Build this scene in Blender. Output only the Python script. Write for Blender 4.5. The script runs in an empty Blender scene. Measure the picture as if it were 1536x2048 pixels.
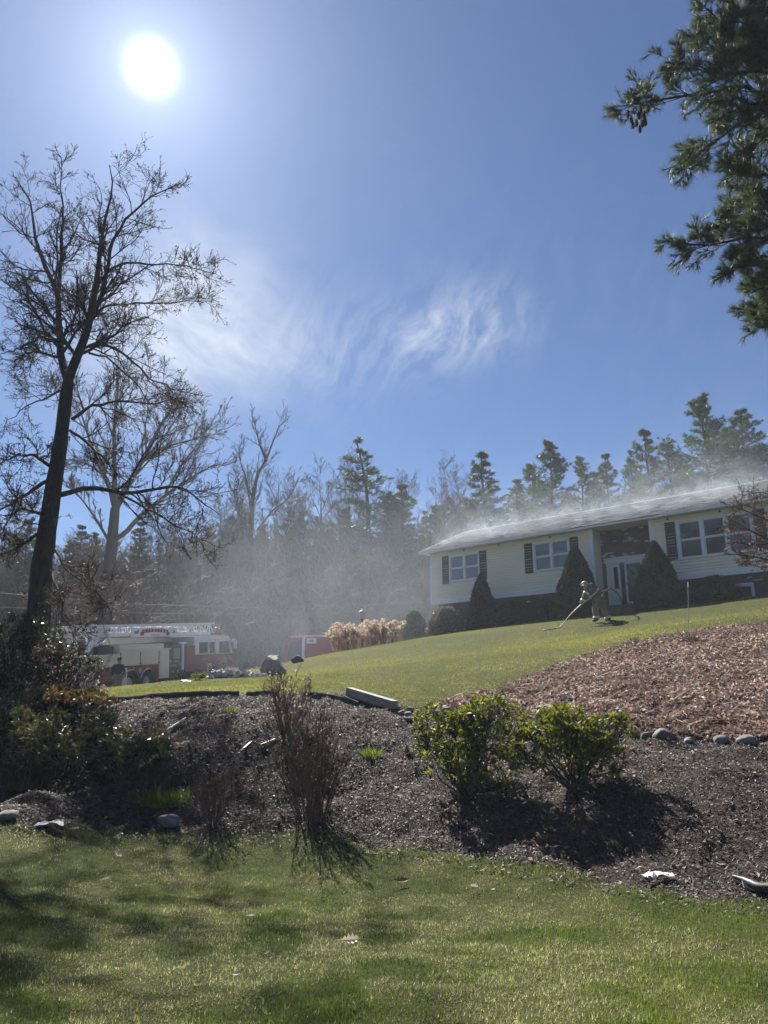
import bpy, math, random
import numpy as np
from mathutils import Matrix, Vector
SC = bpy.context.scene
COL = SC.collection
PI = math.pi
rad = math.radians

# ------------------------------------------------------------------ camera
PITCH, ROLL, FPX = rad(14.0), rad(0.172), 1496.7          # focal length in pixels of a 1536 px wide frame
EYE = np.array([0.0, 0.0, 1.6])
cam = bpy.data.cameras.new('camera')
cam.sensor_fit = 'HORIZONTAL'; cam.sensor_width = 36.0; cam.lens = 36.0 * FPX / 1536.0
cam.clip_start = 0.05; cam.clip_end = 3000
cam_o = bpy.data.objects.new('camera', cam); COL.objects.link(cam_o)
cam_o.matrix_world = Matrix.Translation(EYE) @ Matrix.Rotation(PI / 2 + PITCH, 4, 'X') @ Matrix.Rotation(-ROLL, 4, 'Z')
SC.camera = cam_o

# ------------------------------------------------------------------ sun, sky, exposure
SUN_EL, SUN_AZ = rad(42.87), rad(-20.54)                  # azimuth from +Y towards +X
SUN = np.array([math.sin(SUN_AZ) * math.cos(SUN_EL), math.cos(SUN_AZ) * math.cos(SUN_EL), math.sin(SUN_EL)])
sun = bpy.data.lights.new('sun', 'SUN'); sun.energy = 5.0; sun.angle = rad(0.53); sun.color = (1.0, 0.95, 0.86)
sun_o = bpy.data.objects.new('sun', sun); COL.objects.link(sun_o)
sun_o.rotation_euler = Vector(-SUN).to_track_quat('-Z', 'Y').to_euler()
SC.view_settings.view_transform = 'Standard'; SC.view_settings.look = 'None'
SC.view_settings.gamma = 1.0; SC.view_settings.use_curve_mapping = False
SC.view_settings.exposure = 1.5
SC.render.engine = 'CYCLES'
cy = SC.cycles
cy.use_denoising = True
cy.max_bounces = 6; cy.diffuse_bounces = 3; cy.glossy_bounces = 3; cy.transmission_bounces = 4
cy.volume_bounces = 1; cy.transparent_max_bounces = 12
cy.caustics_reflective = False; cy.caustics_refractive = False
cy.volume_max_steps = 48

W = bpy.data.worlds.new('World'); SC.world = W; W.use_nodes = True
nt = W.node_tree; nt.nodes.clear()
def N(tree, typ, **kw):
    n = tree.nodes.new(typ)
    for k, v in kw.items():
        if k.startswith('i_'):
            n.inputs[k[2:].replace('_', ' ')].default_value = v
        elif k.startswith('n_'):
            n.inputs[int(k[2:])].default_value = v
        else:
            setattr(n, k, v)
    return n
def math_n(tree, op, a, b=None, clamp=False):
    n = tree.nodes.new('ShaderNodeMath'); n.operation = op; n.use_clamp = clamp
    for i, x in enumerate((a, b)):
        if x is None: continue
        if isinstance(x, (int, float)): n.inputs[i].default_value = x
        else: tree.links.new(x, n.inputs[i])
    return n.outputs[0]
def ramp(tree, fac, stops, interp='LINEAR'):
    n = tree.nodes.new('ShaderNodeValToRGB'); cr = n.color_ramp; cr.interpolation = interp
    while len(cr.elements) < len(stops): cr.elements.new(0.5)
    for e, (p, c) in zip(cr.elements, stops):
        e.position = p; e.color = (*c, 1.0) if len(c) == 3 else c
    tree.links.new(fac, n.inputs[0]); return n.outputs[0]
def mixc(tree, fac, a, b, blend='MIX'):
    n = tree.nodes.new('ShaderNodeMix'); n.data_type = 'RGBA'; n.blend_type = blend
    for i, x in ((0, fac), (6, a), (7, b)):
        if isinstance(x, (int, float)): n.inputs[i].default_value = x
        elif isinstance(x, tuple): n.inputs[i].default_value = (*x, 1.0) if len(x) == 3 else x
        else: tree.links.new(x, n.inputs[i])
    return n.outputs[2]

def ray(px, py):
    cx, cyy = px - 768.0, 1024.0 - py
    c, s = math.cos(-ROLL), math.sin(-ROLL); cx, cyy = c * cx - s * cyy, s * cx + c * cyy
    d = np.array([cx, FPX * math.cos(PITCH) - cyy * math.sin(PITCH), FPX * math.sin(PITCH) + cyy * math.cos(PITCH)])
    return d / np.linalg.norm(d)

def build_world():
    L = nt.links
    sky = N(nt, 'ShaderNodeTexSky', sky_type='NISHITA', sun_disc=False, sun_elevation=SUN_EL, sun_rotation=SUN_AZ,
            altitude=150.0, air_density=1.0, dust_density=0.25, ozone_density=2.2)
    tc = N(nt, 'ShaderNodeTexCoord'); D = tc.outputs['Generated']
    def dot(v):
        n = N(nt, 'ShaderNodeVectorMath', operation='DOT_PRODUCT'); L.new(D, n.inputs[0]); n.inputs[1].default_value = tuple(v)
        return n.outputs['Value']
    ds = math_n(nt, 'MAXIMUM', dot(SUN), 0.0)
    # glare and haze close to the sun
    a1 = math_n(nt, 'MULTIPLY', math_n(nt, 'POWER', ds, 6500.0), 3.6)
    a2 = math_n(nt, 'MULTIPLY', math_n(nt, 'POWER', ds, 520.0), 0.22)
    a3 = math_n(nt, 'MULTIPLY', math_n(nt, 'POWER', ds, 90.0), 0.19)
    a4 = math_n(nt, 'MULTIPLY', math_n(nt, 'POWER', ds, 14.0), 0.08)
    aur = math_n(nt, 'ADD', math_n(nt, 'ADD', a1, a2), math_n(nt, 'ADD', a3, a4))
    # thin cirrus in azimuth / elevation, drawn out into fibres
    sep = N(nt, 'ShaderNodeSeparateXYZ'); L.new(D, sep.inputs[0])
    az = math_n(nt, 'ARCTAN2', sep.outputs[0], sep.outputs[1]); el = math_n(nt, 'ARCSINE', sep.outputs[2])
    cmb = N(nt, 'ShaderNodeCombineXYZ'); L.new(az, cmb.inputs[0]); L.new(el, cmb.inputs[1])
    def warp(vec, scale, amt):
        nz = N(nt, 'ShaderNodeTexNoise', i_Scale=scale, i_Detail=3.0, i_Roughness=0.5); L.new(vec, nz.inputs['Vector'])
        s1 = N(nt, 'ShaderNodeVectorMath', operation='SUBTRACT'); L.new(nz.outputs[1], s1.inputs[0]); s1.inputs[1].default_value = (.5, .5, .5)
        s2 = N(nt, 'ShaderNodeVectorMath', operation='SCALE'); L.new(s1.outputs[0], s2.inputs[0]); s2.inputs['Scale'].default_value = amt
        s3 = N(nt, 'ShaderNodeVectorMath', operation='ADD'); L.new(vec, s3.inputs[0]); L.new(s2.outputs[0], s3.inputs[1]); return s3.outputs[0]
    wv = warp(warp(cmb.outputs[0], 4.0, 0.13), 16.0, 0.035)
    def fib(vec, scale, rot, stretch, detail, rough=0.6, off=0.0):
        r1 = N(nt, 'ShaderNodeMapping'); L.new(vec, r1.inputs[0]); r1.inputs['Rotation'].default_value = (0, 0, rot); r1.inputs['Location'].default_value = (off, off, off)
        mp = N(nt, 'ShaderNodeMapping'); L.new(r1.outputs[0], mp.inputs[0]); mp.inputs['Scale'].default_value = (scale, scale * stretch, 1)
        nz = N(nt, 'ShaderNodeTexNoise', i_Scale=1.0, i_Detail=detail, i_Roughness=rough); L.new(mp.outputs[0], nz.inputs['Vector'])
        return nz.outputs[0]
    def blob(px, py, p):
        return math_n(nt, 'POWER', math_n(nt, 'MAXIMUM', dot(ray(px, py)), 0.0), p)
    f1 = ramp(nt, fib(wv, 6.0, 0.5, 2.2, 7, 0.6), [(0.35, (0, 0, 0)), (0.72, (1, 1, 1))])
    f2 = ramp(nt, fib(wv, 15.0, -0.95, 2.4, 10, 0.66, 3.0), [(0.40, (0, 0, 0)), (0.85, (1, 1, 1))])
    f3 = ramp(nt, fib(wv, 2.6, 0.3, 1.5, 4, 0.5, 7.0), [(0.38, (0, 0, 0)), (0.66, (1, 1, 1))])
    def total(ls):
        o = None
        for (x, y, p, w) in ls:
            q = math_n(nt, 'MULTIPLY', blob(x, y, p), w); o = q if o is None else math_n(nt, 'ADD', o, q)
        return o
    soft = total([(440, 610, 330.0, 0.75), (330, 640, 200.0, 0.75), (250, 690, 200.0, 0.5), (470, 735, 900.0, 0.35), (560, 680, 400.0, 0.25)])
    c1 = math_n(nt, 'MULTIPLY', soft, math_n(nt, 'ADD', math_n(nt, 'MULTIPLY', f1, 0.62), 0.22))
    wis = total([(850, 680, 900.0, 0.75), (940, 640, 900.0, 0.7), (1010, 650, 1200.0, 0.4), (700, 700, 500.0, 0.35), (600, 690, 500.0, 0.3)])
    c2 = math_n(nt, 'MULTIPLY', wis, math_n(nt, 'ADD', math_n(nt, 'MULTIPLY', f2, 0.88), math_n(nt, 'MULTIPLY', f1, 0.14)))
    c3 = math_n(nt, 'MULTIPLY', math_n(nt, 'MULTIPLY', f2, f3), 0.06)
    cl = math_n(nt, 'MINIMUM', math_n(nt, 'ADD', math_n(nt, 'ADD', c1, c2), c3), 1.0)
    # tone of the clear sky, a touch deeper blue
    skc = mixc(nt, 1.0, sky.outputs[0], (0.325, 0.435, 0.60), 'MULTIPLY')
    col = mixc(nt, math_n(nt, 'MULTIPLY', cl, 0.85), skc, (6.6, 6.9, 7.2))
    sc = N(nt, 'ShaderNodeVectorMath', operation='SCALE'); sc.inputs[0].default_value = (7.5, 8.1, 9.2); L.new(aur, sc.inputs['Scale'])
    ad = N(nt, 'ShaderNodeVectorMath', operation='ADD'); L.new(col, ad.inputs[0]); L.new(sc.outputs[0], ad.inputs[1])
    bg = N(nt, 'ShaderNodeBackground'); bg.inputs['Strength'].default_value = 0.050; L.new(ad.outputs[0], bg.inputs[0])
    out = N(nt, 'ShaderNodeOutputWorld'); L.new(bg.outputs[0], out.inputs[0])
build_world()

# ------------------------------------------------------------------ helpers
def unit(v):
    v = np.asarray(v, float); return v / np.maximum(np.linalg.norm(v, axis=-1, keepdims=True), 1e-9)
def at(px, py, d):
    """the point seen at a photo pixel, d metres away along the ground"""
    v = ray(px, py); return EYE + v * d / math.hypot(v[0], v[1])

class MB:
    """collects vertices and faces; build() links them as one mesh object"""
    def __init__(s): s.V = []; s.F = []; s.T = []; s.n = 0
    def add(s, v, f, t=0.5):
        v = np.asarray(v, float).reshape(-1, 3)
        s.V.append(v); s.T.append(np.broadcast_to(np.asarray(t, float), (len(v),)))
        if isinstance(f, np.ndarray): s.F.append(f + s.n)
        else:
            by = {}
            for q in f: by.setdefault(len(q), []).append(q)
            for q in by.values(): s.F.append(np.array(q) + s.n)
        s.n += len(v); return s
    def box(s, x0, x1, y0, y1, z0, z1, t=0.5, top=None):
        v = np.array([(x, y, z) for z in (z0, z1) for x, y in ((x0, y0), (x1, y0), (x1, y1), (x0, y1))], float)
        if top is not None: v[4:, :2] = (v[4:, :2] - v[4:, :2].mean(0)) * top + v[4:, :2].mean(0)
        return s.add(v, [(3, 2, 1, 0), (4, 5, 6, 7), (0, 1, 5, 4), (1, 2, 6, 5), (2, 3, 7, 6), (3, 0, 4, 7)], t)
    def obox(s, c, ax, half, t=0.5):
        ax = [np.asarray(a, float) for a in ax]; c = np.asarray(c, float)
        v = [c + ax[0] * half[0] * i + ax[1] * half[1] * j + ax[2] * half[2] * k for k in (-1, 1) for i, j in ((-1, -1), (1, -1), (1, 1), (-1, 1))]
        return s.add(v, [(3, 2, 1, 0), (4, 5, 6, 7), (0, 1, 5, 4), (1, 2, 6, 5), (2, 3, 7, 6), (3, 0, 4, 7)], t)
    def bar(s, a, b, w, h=None):
        a = np.asarray(a, float); b = np.asarray(b, float); d = unit(b - a)
        r = np.array([0, 0, 1.0]) if abs(d[2]) < 0.9 else np.array([0, 1.0, 0])
        e = unit(np.cross(d, r)); f = np.cross(e, d)
        return s.obox((a + b) / 2, (d, e, f), (np.linalg.norm(b - a) / 2, w / 2, (h or w) / 2))
    def prism(s, poly, axis, a0, a1, t=0.5):
        """polygon in the plane across axis (0 x, 1 y, 2 z), from a0 to a1 along it"""
        n = len(poly); v = []
        for a in (a0, a1):
            for p in poly:
                q = list(p); q.insert(axis, a); v.append(q)
        f = [tuple(range(n)), tuple(range(2 * n - 1, n - 1, -1))] + [(i, i + n, (i + 1) % n + n, (i + 1) % n) for i in range(n)]
        return s.add(v, f, t)
    def tubes(s, P, R, sides=4, t=0.5, cap=False):
        P = np.asarray(P, float); R = np.asarray(R, float)
        if P.ndim == 2: P = P[None]; R = R[None]
        n, k, _ = P.shape
        T = unit(np.gradient(P, axis=1)); tm = unit(T.mean(1))
        ref = np.where(np.abs(tm[:, 2:3]) < 0.75, np.array([[0, 0, 1.0]]), np.array([[1.0, 0.13, 0]]))[:, None, :]
        A = unit(np.cross(T, np.broadcast_to(ref, T.shape))); B = np.cross(T, A)
        th = np.arange(sides) * 2 * PI / sides
        ring = P[:, :, None] + R[:, :, None, None] * (A[:, :, None] * np.cos(th)[:, None] + B[:, :, None] * np.sin(th)[:, None])
        v = ring.reshape(-1, 3)
        i = np.arange(n)[:, None, None] * k * sides; j = np.arange(k - 1)[None, :, None] * sides; q = np.arange(sides)[None, None, :]; q1 = (q + 1) % sides
        f = np.stack([i + j + q, i + j + q1, i + j + sides + q1, i + j + sides + q], -1).reshape(-1, 4)
        tt = np.repeat(np.broadcast_to(np.asarray(t, float), (n,)), k * sides)
        s.add(v, f, tt)
        if cap:
            for a in range(n):
                b0 = s.n - len(v) + a * k * sides
                s.F.append(np.array([list(range(b0, b0 + sides))[::-1]])); b1 = b0 + (k - 1) * sides; s.F.append(np.array([list(range(b1, b1 + sides))]))
        return s
    def cyl(s, c, axis, r, h, n=20, r2=None, t=0.5):
        c = np.asarray(c, float); d = unit(axis)
        return s.tubes(np.array([c - d * h / 2, c + d * h / 2]), np.array([r, r2 if r2 is not None else r]), n, t, True)
    def lathe(s, c, prof, n=20, t=0.5):
        th = np.arange(n) * 2 * PI / n; c = np.asarray(c, float)
        v = np.array([[c[0] + r * math.cos(a), c[1] + r * math.sin(a), c[2] + z] for r, z in prof for a in th])
        k = len(prof)
        return s.add(v, [(i * n + q, i * n + (q + 1) % n, (i + 1) * n + (q + 1) % n, (i + 1) * n + q) for i in range(k - 1) for q in range(n)]
                     + [tuple(range(n - 1, -1, -1)), tuple(range((k - 1) * n, k * n))], t)
    def build(s, name, m, parent=None, smooth=False, loc=None):
        V = np.concatenate(s.V); me = bpy.data.meshes.new(name)
        lt = np.concatenate([np.full(len(f), f.shape[1]) for f in s.F]); lv = np.concatenate([f.ravel() for f in s.F])
        me.vertices.add(len(V)); me.vertices.foreach_set('co', V.ravel().astype(np.float32))
        me.loops.add(len(lv)); me.loops.foreach_set('vertex_index', lv.astype(np.int32))
        me.polygons.add(len(lt)); me.polygons.foreach_set('loop_start', np.concatenate([[0], np.cumsum(lt)[:-1]]).astype(np.int32))
        me.polygons.foreach_set('loop_total', lt.astype(np.int32))
        at_ = me.attributes.new('tint', 'FLOAT', 'POINT'); at_.data.foreach_set('value', np.concatenate(s.T).astype(np.float32))
        me.update(calc_edges=True)
        me.polygons.foreach_set('use_smooth', np.full(len(lt), smooth))
        me.materials.append(m)
        o = bpy.data.objects.new(name, me); COL.objects.link(o)
        if parent is not None: o.parent = parent
        if loc is not None: o.location = loc
        return o

def tag(o, label=None, cat=None, group=None, kind=None):
    if label: o['label'] = label
    if cat: o['category'] = cat
    if group: o['group'] = group
    if kind: o['kind'] = kind
    return o
def thing(name, label, cat, loc=(0, 0, 0), rotz=0.0, group=None):
    o = bpy.data.objects.new(name, None); COL.objects.link(o); o.empty_display_size = 0.2
    o.location = tuple(float(q) for q in loc); o.rotation_euler = (0, 0, rotz)
    return tag(o, label, cat, group)
def dup(root, loc, rotz=0.0, scale=None, label=None, group=None):
    def cp(o, par):
        c = o.copy(); COL.objects.link(c); c.parent = par
        for ch in list(o.children): cp(ch, c)
        return c
    r = cp(root, None); r.location = tuple(float(q) for q in loc); r.rotation_euler = (0, 0, rotz)
    if scale is not None: r.scale = scale
    if label: r['label'] = label
    if group: r['group'] = group
    return r

# cheap 2-D value noise
def vnoise(x, y, seed=0):
    xi = np.floor(x).astype(np.int64); yi = np.floor(y).astype(np.int64); fx = x - xi; fy = y - yi
    def h(a, b):
        n = (a * 374761393 + b * 668265263 + seed * 974711) & 0x7fffffff
        n = ((n ^ (n >> 13)) * 1274126177) & 0x7fffffff
        return ((n ^ (n >> 16)) & 0xffff) / 65535.0
    fx = fx * fx * (3 - 2 * fx); fy = fy * fy * (3 - 2 * fy)
    return (h(xi, yi) * (1 - fx) + h(xi + 1, yi) * fx) * (1 - fy) + (h(xi, yi + 1) * (1 - fx) + h(xi + 1, yi + 1) * fx) * fy
def fbm(x, y, seed=0, oct=4):
    a = 0.0; w = 0.5; tot = 0
    for i in range(oct):
        a = a + w * vnoise(x, y, seed + i * 17); tot += w; x = x * 2.03 + 5.2; y = y * 2.03 + 1.7; w *= 0.5
    return a / tot

# ------------------------------------------------------------------ materials
MATS = {}
def new_mat(name):
    m = bpy.data.materials.new(name); m.use_nodes = True; t = m.node_tree; t.nodes.clear()
    out = N(t, 'ShaderNodeOutputMaterial'); return m, t, out
def surf(name, c, c2=None, rough=0.6, spec=0.5, metal=0.0, scale=8.0, bump=0.0, tintmix=0.0, bscale=None, stretch=(1, 1, 1), coat=0.0):
    """painted, wooden or stony surface: two tones mixed by noise, a little relief"""
    if name in MATS: return MATS[name]
    m, t, out = new_mat(name); L = t.links
    p = N(t, 'ShaderNodeBsdfPrincipled'); p.inputs['Roughness'].default_value = rough; p.inputs['Metallic'].default_value = metal
    p.inputs['Specular IOR Level'].default_value = spec; p.inputs['Coat Weight'].default_value = coat
    c2 = c2 or tuple(q * 0.8 for q in c)
    tc = N(t, 'ShaderNodeTexCoord'); mp = N(t, 'ShaderNodeMapping'); L.new(tc.outputs['Object'], mp.inputs[0]); mp.inputs['Scale'].default_value = stretch
    nz = N(t, 'ShaderNodeTexNoise', i_Scale=scale, i_Detail=5.0, i_Roughness=0.6); L.new(mp.outputs[0], nz.inputs['Vector'])
    f = math_n(t, 'MULTIPLY', math_n(t, 'SUBTRACT', nz.outputs[0], 0.3), 2.2, True)
    if tintmix:
        a = N(t, 'ShaderNodeAttribute', attribute_name='tint')
        f = math_n(t, 'ADD', math_n(t, 'MULTIPLY', f, 1 - tintmix), math_n(t, 'MULTIPLY', a.outputs['Fac'], tintmix), True)
    L.new(mixc(t, f, c, c2), p.inputs['Base Color'])
    if bump:
        nb = N(t, 'ShaderNodeTexNoise', i_Scale=bscale or scale * 3, i_Detail=4.0); L.new(mp.outputs[0], nb.inputs['Vector'])
        b = N(t, 'ShaderNodeBump', i_Strength=1.0, i_Distance=bump); L.new(nb.outputs[0], b.inputs['Height']); L.new(b.outputs[0], p.inputs['Normal'])
    L.new(p.outputs[0], out.inputs[0]); MATS[name] = m; return m
def leafm(name, stops, transl=0.45, rough=0.45, spec=0.4, tcol=(1.25, 1.35, 0.7)):
    """thin leaf, needle or blade: tone by the tint attribute, light shining through"""
    if name in MATS: return MATS[name]
    m, t, out = new_mat(name); L = t.links
    a = N(t, 'ShaderNodeAttribute', attribute_name='tint')
    c = ramp(t, a.outputs['Fac'], stops)
    p = N(t, 'ShaderNodeBsdfPrincipled'); p.inputs['Roughness'].default_value = rough; p.inputs['Specular IOR Level'].default_value = spec
    L.new(c, p.inputs['Base Color'])
    tr = N(t, 'ShaderNodeBsdfTranslucent'); L.new(mixc(t, 1.0, c, tcol, 'MULTIPLY'), tr.inputs[0])
    mx = N(t, 'ShaderNodeMixShader', n_0=transl); L.new(p.outputs[0], mx.inputs[1]); L.new(tr.outputs[0], mx.inputs[2]); L.new(mx.outputs[0], out.inputs[0])
    MATS[name] = m; return m
def glassm(name, base=0.06, tint=(0.75, 0.8, 0.85)):
    if name in MATS: return MATS[name]
    m, t, out = new_mat(name); L = t.links
    fr = N(t, 'ShaderNodeFresnel', i_IOR=1.5); g = N(t, 'ShaderNodeBsdfGlossy', i_Roughness=0.03)
    tr = N(t, 'ShaderNodeBsdfTransparent'); tr.inputs[0].default_value = (*tint, 1)
    f = math_n(t, 'ADD', fr.outputs[0], base, True)
    mx = N(t, 'ShaderNodeMixShader'); L.new(f, mx.inputs[0]); L.new(tr.outputs[0], mx.inputs[1]); L.new(g.outputs[0], mx.inputs[2]); L.new(mx.outputs[0], out.inputs[0])
    MATS[name] = m; return m
def bark(name, c, c2, scale=14):
    return surf(name, c, c2, rough=0.9, spec=0.2, scale=scale, bump=0.02, stretch=(1, 1, 0.25))

WHITE = surf('white_trim', (0.74, 0.76, 0.78), (0.66, 0.68, 0.70), rough=0.5, scale=3)
SIDING = surf('cream_siding', (0.81, 0.765, 0.60), (0.76, 0.715, 0.56), rough=0.55, scale=2.5, tintmix=0.5)
SHUT = surf('shutter_paint', (0.030, 0.034, 0.040), (0.045, 0.05, 0.055), rough=0.5, scale=5)
BLACK = surf('black_rubber', (0.018, 0.018, 0.02), (0.03, 0.03, 0.03), rough=0.7, scale=12)

# ------------------------------------------------------------------ terrain
HX, HY, HYAW, HZ = 2.552, 40.328, rad(-40.5077), 4.7       # left front corner of the house, bearing of its front
HU = np.array([math.cos(HYAW), math.sin(HYAW)]); HV = np.array([-math.sin(HYAW), math.cos(HYAW)])
def hl(t, y, z):
    p = np.array([HX, HY]) + t * HU + y * HV; return np.array([p[0], p[1], HZ + z])
TR_A = np.array([-14.32765, 35.19543, 2.0]); TR_B = np.array([-9.2004, 47.11, 3.05])   # near rear and near front corner of the ladder truck
CP = []
def cpx(px, py, d): CP.append(at(px, py, d))
def cpw(*p): CP.append(np.array(p, float))
for p in [(0, -30, -0.4), (-25, -20, -0.4), (25, -20, 0.2), (0, 0, 0), (-6, 2, 0), (6, 2, 0.05), (-10, 7, 0), (10, 6, 0.25), (0, 5, 0), (-3, 7, 0), (3, 6, 0), (14, 10, 1.2), (-16, 12, 0.3),
          (-20, 22, 1.2), (-32, 12, 0.2), (-34, 34, 1.6), (-22, 46, 2.2), (-45, 70, 5), (-14, 66, 6.0), (0, 75, 7.5), (28, 70, 8.5), (60, 60, 9), (-70, 45, 3), (0, 120, 11), (-60, 120, 9), (70, 120, 12),
          (34, 26, 5.6), (26, 8, 2.6), (50, 10, 4), (60, -20, 2), (-60, -10, 0)]: cpw(*p)
for t, z in ((0, 0.05), (5, 0.30), (10, 0.55), (16.4, 0.75), (20, 0.8)): cpw(*hl(t, -0.6, z)); cpw(*hl(t, 8.5, z + 0.1))
cpw(*hl(-5, 1, -0.6)); cpw(*hl(-5, 9, -0.2)); cpw(*hl(10, 25, 1.5))
for k in (0, .33, .66, 1):
    p = TR_A * (1 - k) + TR_B * k; cpw(p[0], p[1], p[2] - 0.45); cpw(p[0] - 3.2, p[1] + 1.3, p[2] - 0.42)
cpx(640, 1335, 43); 
cpx(610, 1331, 27); cpx(650, 1309, 32); cpx(740, 1293, 35); cpx(870, 1273, 38.4); cpx(420, 1358, 23); cpx(540, 1354, 24.5); cpx(330, 1371, 21.5); cpx(230, 1386, 18.5)
for x, y in ((-100, 1630), (0, 1649), (200, 1655), (420, 1668), (600, 1668), (800, 1690), (1000, 1722), (1150, 1745), (1250, 1770), (1400, 1795), (1536, 1800)):
    v = ray(x, y); k = (0.02 - 1.6) / v[2]; CP.append(EYE + v * k)
cpx(200, 1398, 15.6); cpx(420, 1392, 14.6); cpx(700, 1391, 14.0); cpx(857, 1418, 13.0); cpx(740, 1500, 11.3); cpx(100, 1560, 10.8); cpx(340, 1500, 11.6); cpx(60, 1440, 14.5)
cpx(1270, 1470, 11.4); cpx(1400, 1479, 11.2); cpx(1510, 1488, 11.0); cpx(1700, 1500, 11.0); cpx(1160, 1560, 9.5); cpx(960, 1595, 9.5); cpx(1400, 1600, 8.8)
cpx(1000, 1378, 15.6); cpx(1100, 1336, 17.6); cpx(1250, 1290, 19.6); cpx(1400, 1263, 20.5); cpx(1536, 1246, 20.8); cpx(1750, 1215, 20.8); cpx(1400, 1370, 14.8); cpx(1200, 1385, 14.4); cpx(1600, 1365, 14.5)
cpx(1200, 1262, 28); cpx(1450, 1226, 27)
CP = np.array(CP)
def _U(r2): return np.where(r2 > 1e-12, r2 * np.log(np.maximum(r2, 1e-12)), 0.0)
def _fit():
    n = len(CP); X = CP[:, :2] / 20.0
    K = _U(((X[:, None] - X[None]) ** 2).sum(-1)) + np.eye(n) * 1e-3
    Pm = np.c_[np.ones(n), X]; A = np.zeros((n + 3, n + 3)); A[:n, :n] = K; A[:n, n:] = Pm; A[n:, :n] = Pm.T
    return X, np.linalg.solve(A, np.r_[CP[:, 2], 0, 0, 0])
TX, TW = _fit()
def hgt(x, y):
    x = np.asarray(x, float); y = np.asarray(y, float); sh = x.shape; x = x.ravel(); y = y.ravel()
    r = np.hypot(x, y - 30.0); k = np.minimum(1.0, 105.0 / np.maximum(r, 1e-6))        # held level beyond the wooded hill
    q = np.c_[x * k, (y - 30.0) * k + 30.0] / 20.0; out = np.empty(len(q))
    for a in range(0, len(q), 20000):
        b = q[a:a + 20000]; out[a:a + 20000] = _U(((b[:, None] - TX[None]) ** 2).sum(-1)) @ TW[:-3] + TW[-3] + b @ TW[-2:]
    return out.reshape(sh)
_DS = np.concatenate([np.arange(2.5, 20, 0.1), np.arange(20, 75, 0.2)])
def on(px, py):
    """first point of the ground seen at a photo pixel"""
    v = ray(px, py); h = math.hypot(v[0], v[1]); P = EYE + v * (_DS / h)[:, None]
    g = hgt(P[:, 0], P[:, 1]); i = np.argmax(P[:, 2] < g)
    if not (P[:, 2] < g).any(): return at(px, py, 60.0)
    if i > 0:
        a = P[i - 1, 2] - g[i - 1]; b = g[i] - P[i, 2]; w = a / (a + b); p = P[i - 1] * (1 - w) + P[i] * w
    else: p = P[0]
    return np.array([p[0], p[1], float(hgt(p[0], p[1]))])
def gz(p): return np.array([p[0], p[1], float(hgt(p[0], p[1]))])

def inside(poly, x, y):
    poly = np.asarray(poly)[:, :2]; r = np.zeros(np.shape(x), bool); j = len(poly) - 1
    for i in range(len(poly)):
        (xi, yi), (xj, yj) = poly[i], poly[j]
        r ^= ((yi > y) != (yj > y)) & (x < (xj - xi) * (y - yi) / (yj - yi + 1e-12) + xi); j = i
    return r
EDGE = [on(x, y) for x, y in ((-420, 1615), (-200, 1632), (0, 1650), (110, 1656), (200, 1657), (300, 1664), (420, 1668), (520, 1664), (600, 1668), (700, 1679), (800, 1692), (900, 1705), (1000, 1724), (1080, 1740), (1150, 1748), (1210, 1760), (1250, 1774), (1330, 1790), (1400, 1800), (1480, 1800), (1560, 1808), (1800, 1830))]
LAWN1 = np.array([p[:2] for p in EDGE] + [(9, 2), (9, -12), (-12, -12), (-14, 8)])
LEAFTOP = [on(x, y) for x, y in ((858, 1413), (905, 1402), (960, 1389), (1000, 1379), (1050, 1360), (1100, 1337), (1170, 1312), (1250, 1291), (1330, 1275), (1400, 1264), (1470, 1254), (1536, 1247), (1700, 1226))]
LEAFBOT = [on(x, y) for x, y in ((1750, 1505), (1640, 1498), (1536, 1490), (1470, 1484), (1400, 1479), (1340, 1474), (1280, 1470), (1230, 1464), (1100, 1446), (1000, 1432), (930, 1424))]
LEAFB = np.array([p[:2] for p in LEAFTOP + LEAFBOT])
LOWER = [on(x, y) for x, y in ((150, 1402), (200, 1398), (300, 1394), (420, 1391), (560, 1388), (700, 1390), (760, 1402), (820, 1416))]
LAWN2 = np.array([p[:2] for p in LOWER + LEAFTOP[1:]] + [hl(24, -1, 0)[:2], hl(18, -0.6, 0)[:2], hl(0, -0.6, 0)[:2], hl(-2.0, 0.5, 0)[:2]]
                 + [at(x, 1300, d)[:2] for x, d in ((800, 37), (740, 35.2), (650, 33), (612, 30), (560, 29), (420, 28), (330, 28), (230, 27), (140, 24), (120, 17.5))])

def regions(x, y):
    jx = (fbm(x * 2.2, y * 2.2, 3) - 0.5) * 0.30; jy = (fbm(x * 2.2, y * 2.2, 9) - 0.5) * 0.30
    a = inside(LAWN1, x + jx, y + jy); b = inside(LEAFB, x + jx, y + jy) & ~a; c = inside(LAWN2, x + jx, y + jy) & ~a & ~b
    r = np.hypot(x, y)
    mul = ~a & ~b & ~c & (y < 19) & (np.abs(x) < 40) & (y > 2)
    return a, b, c, mul

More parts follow.
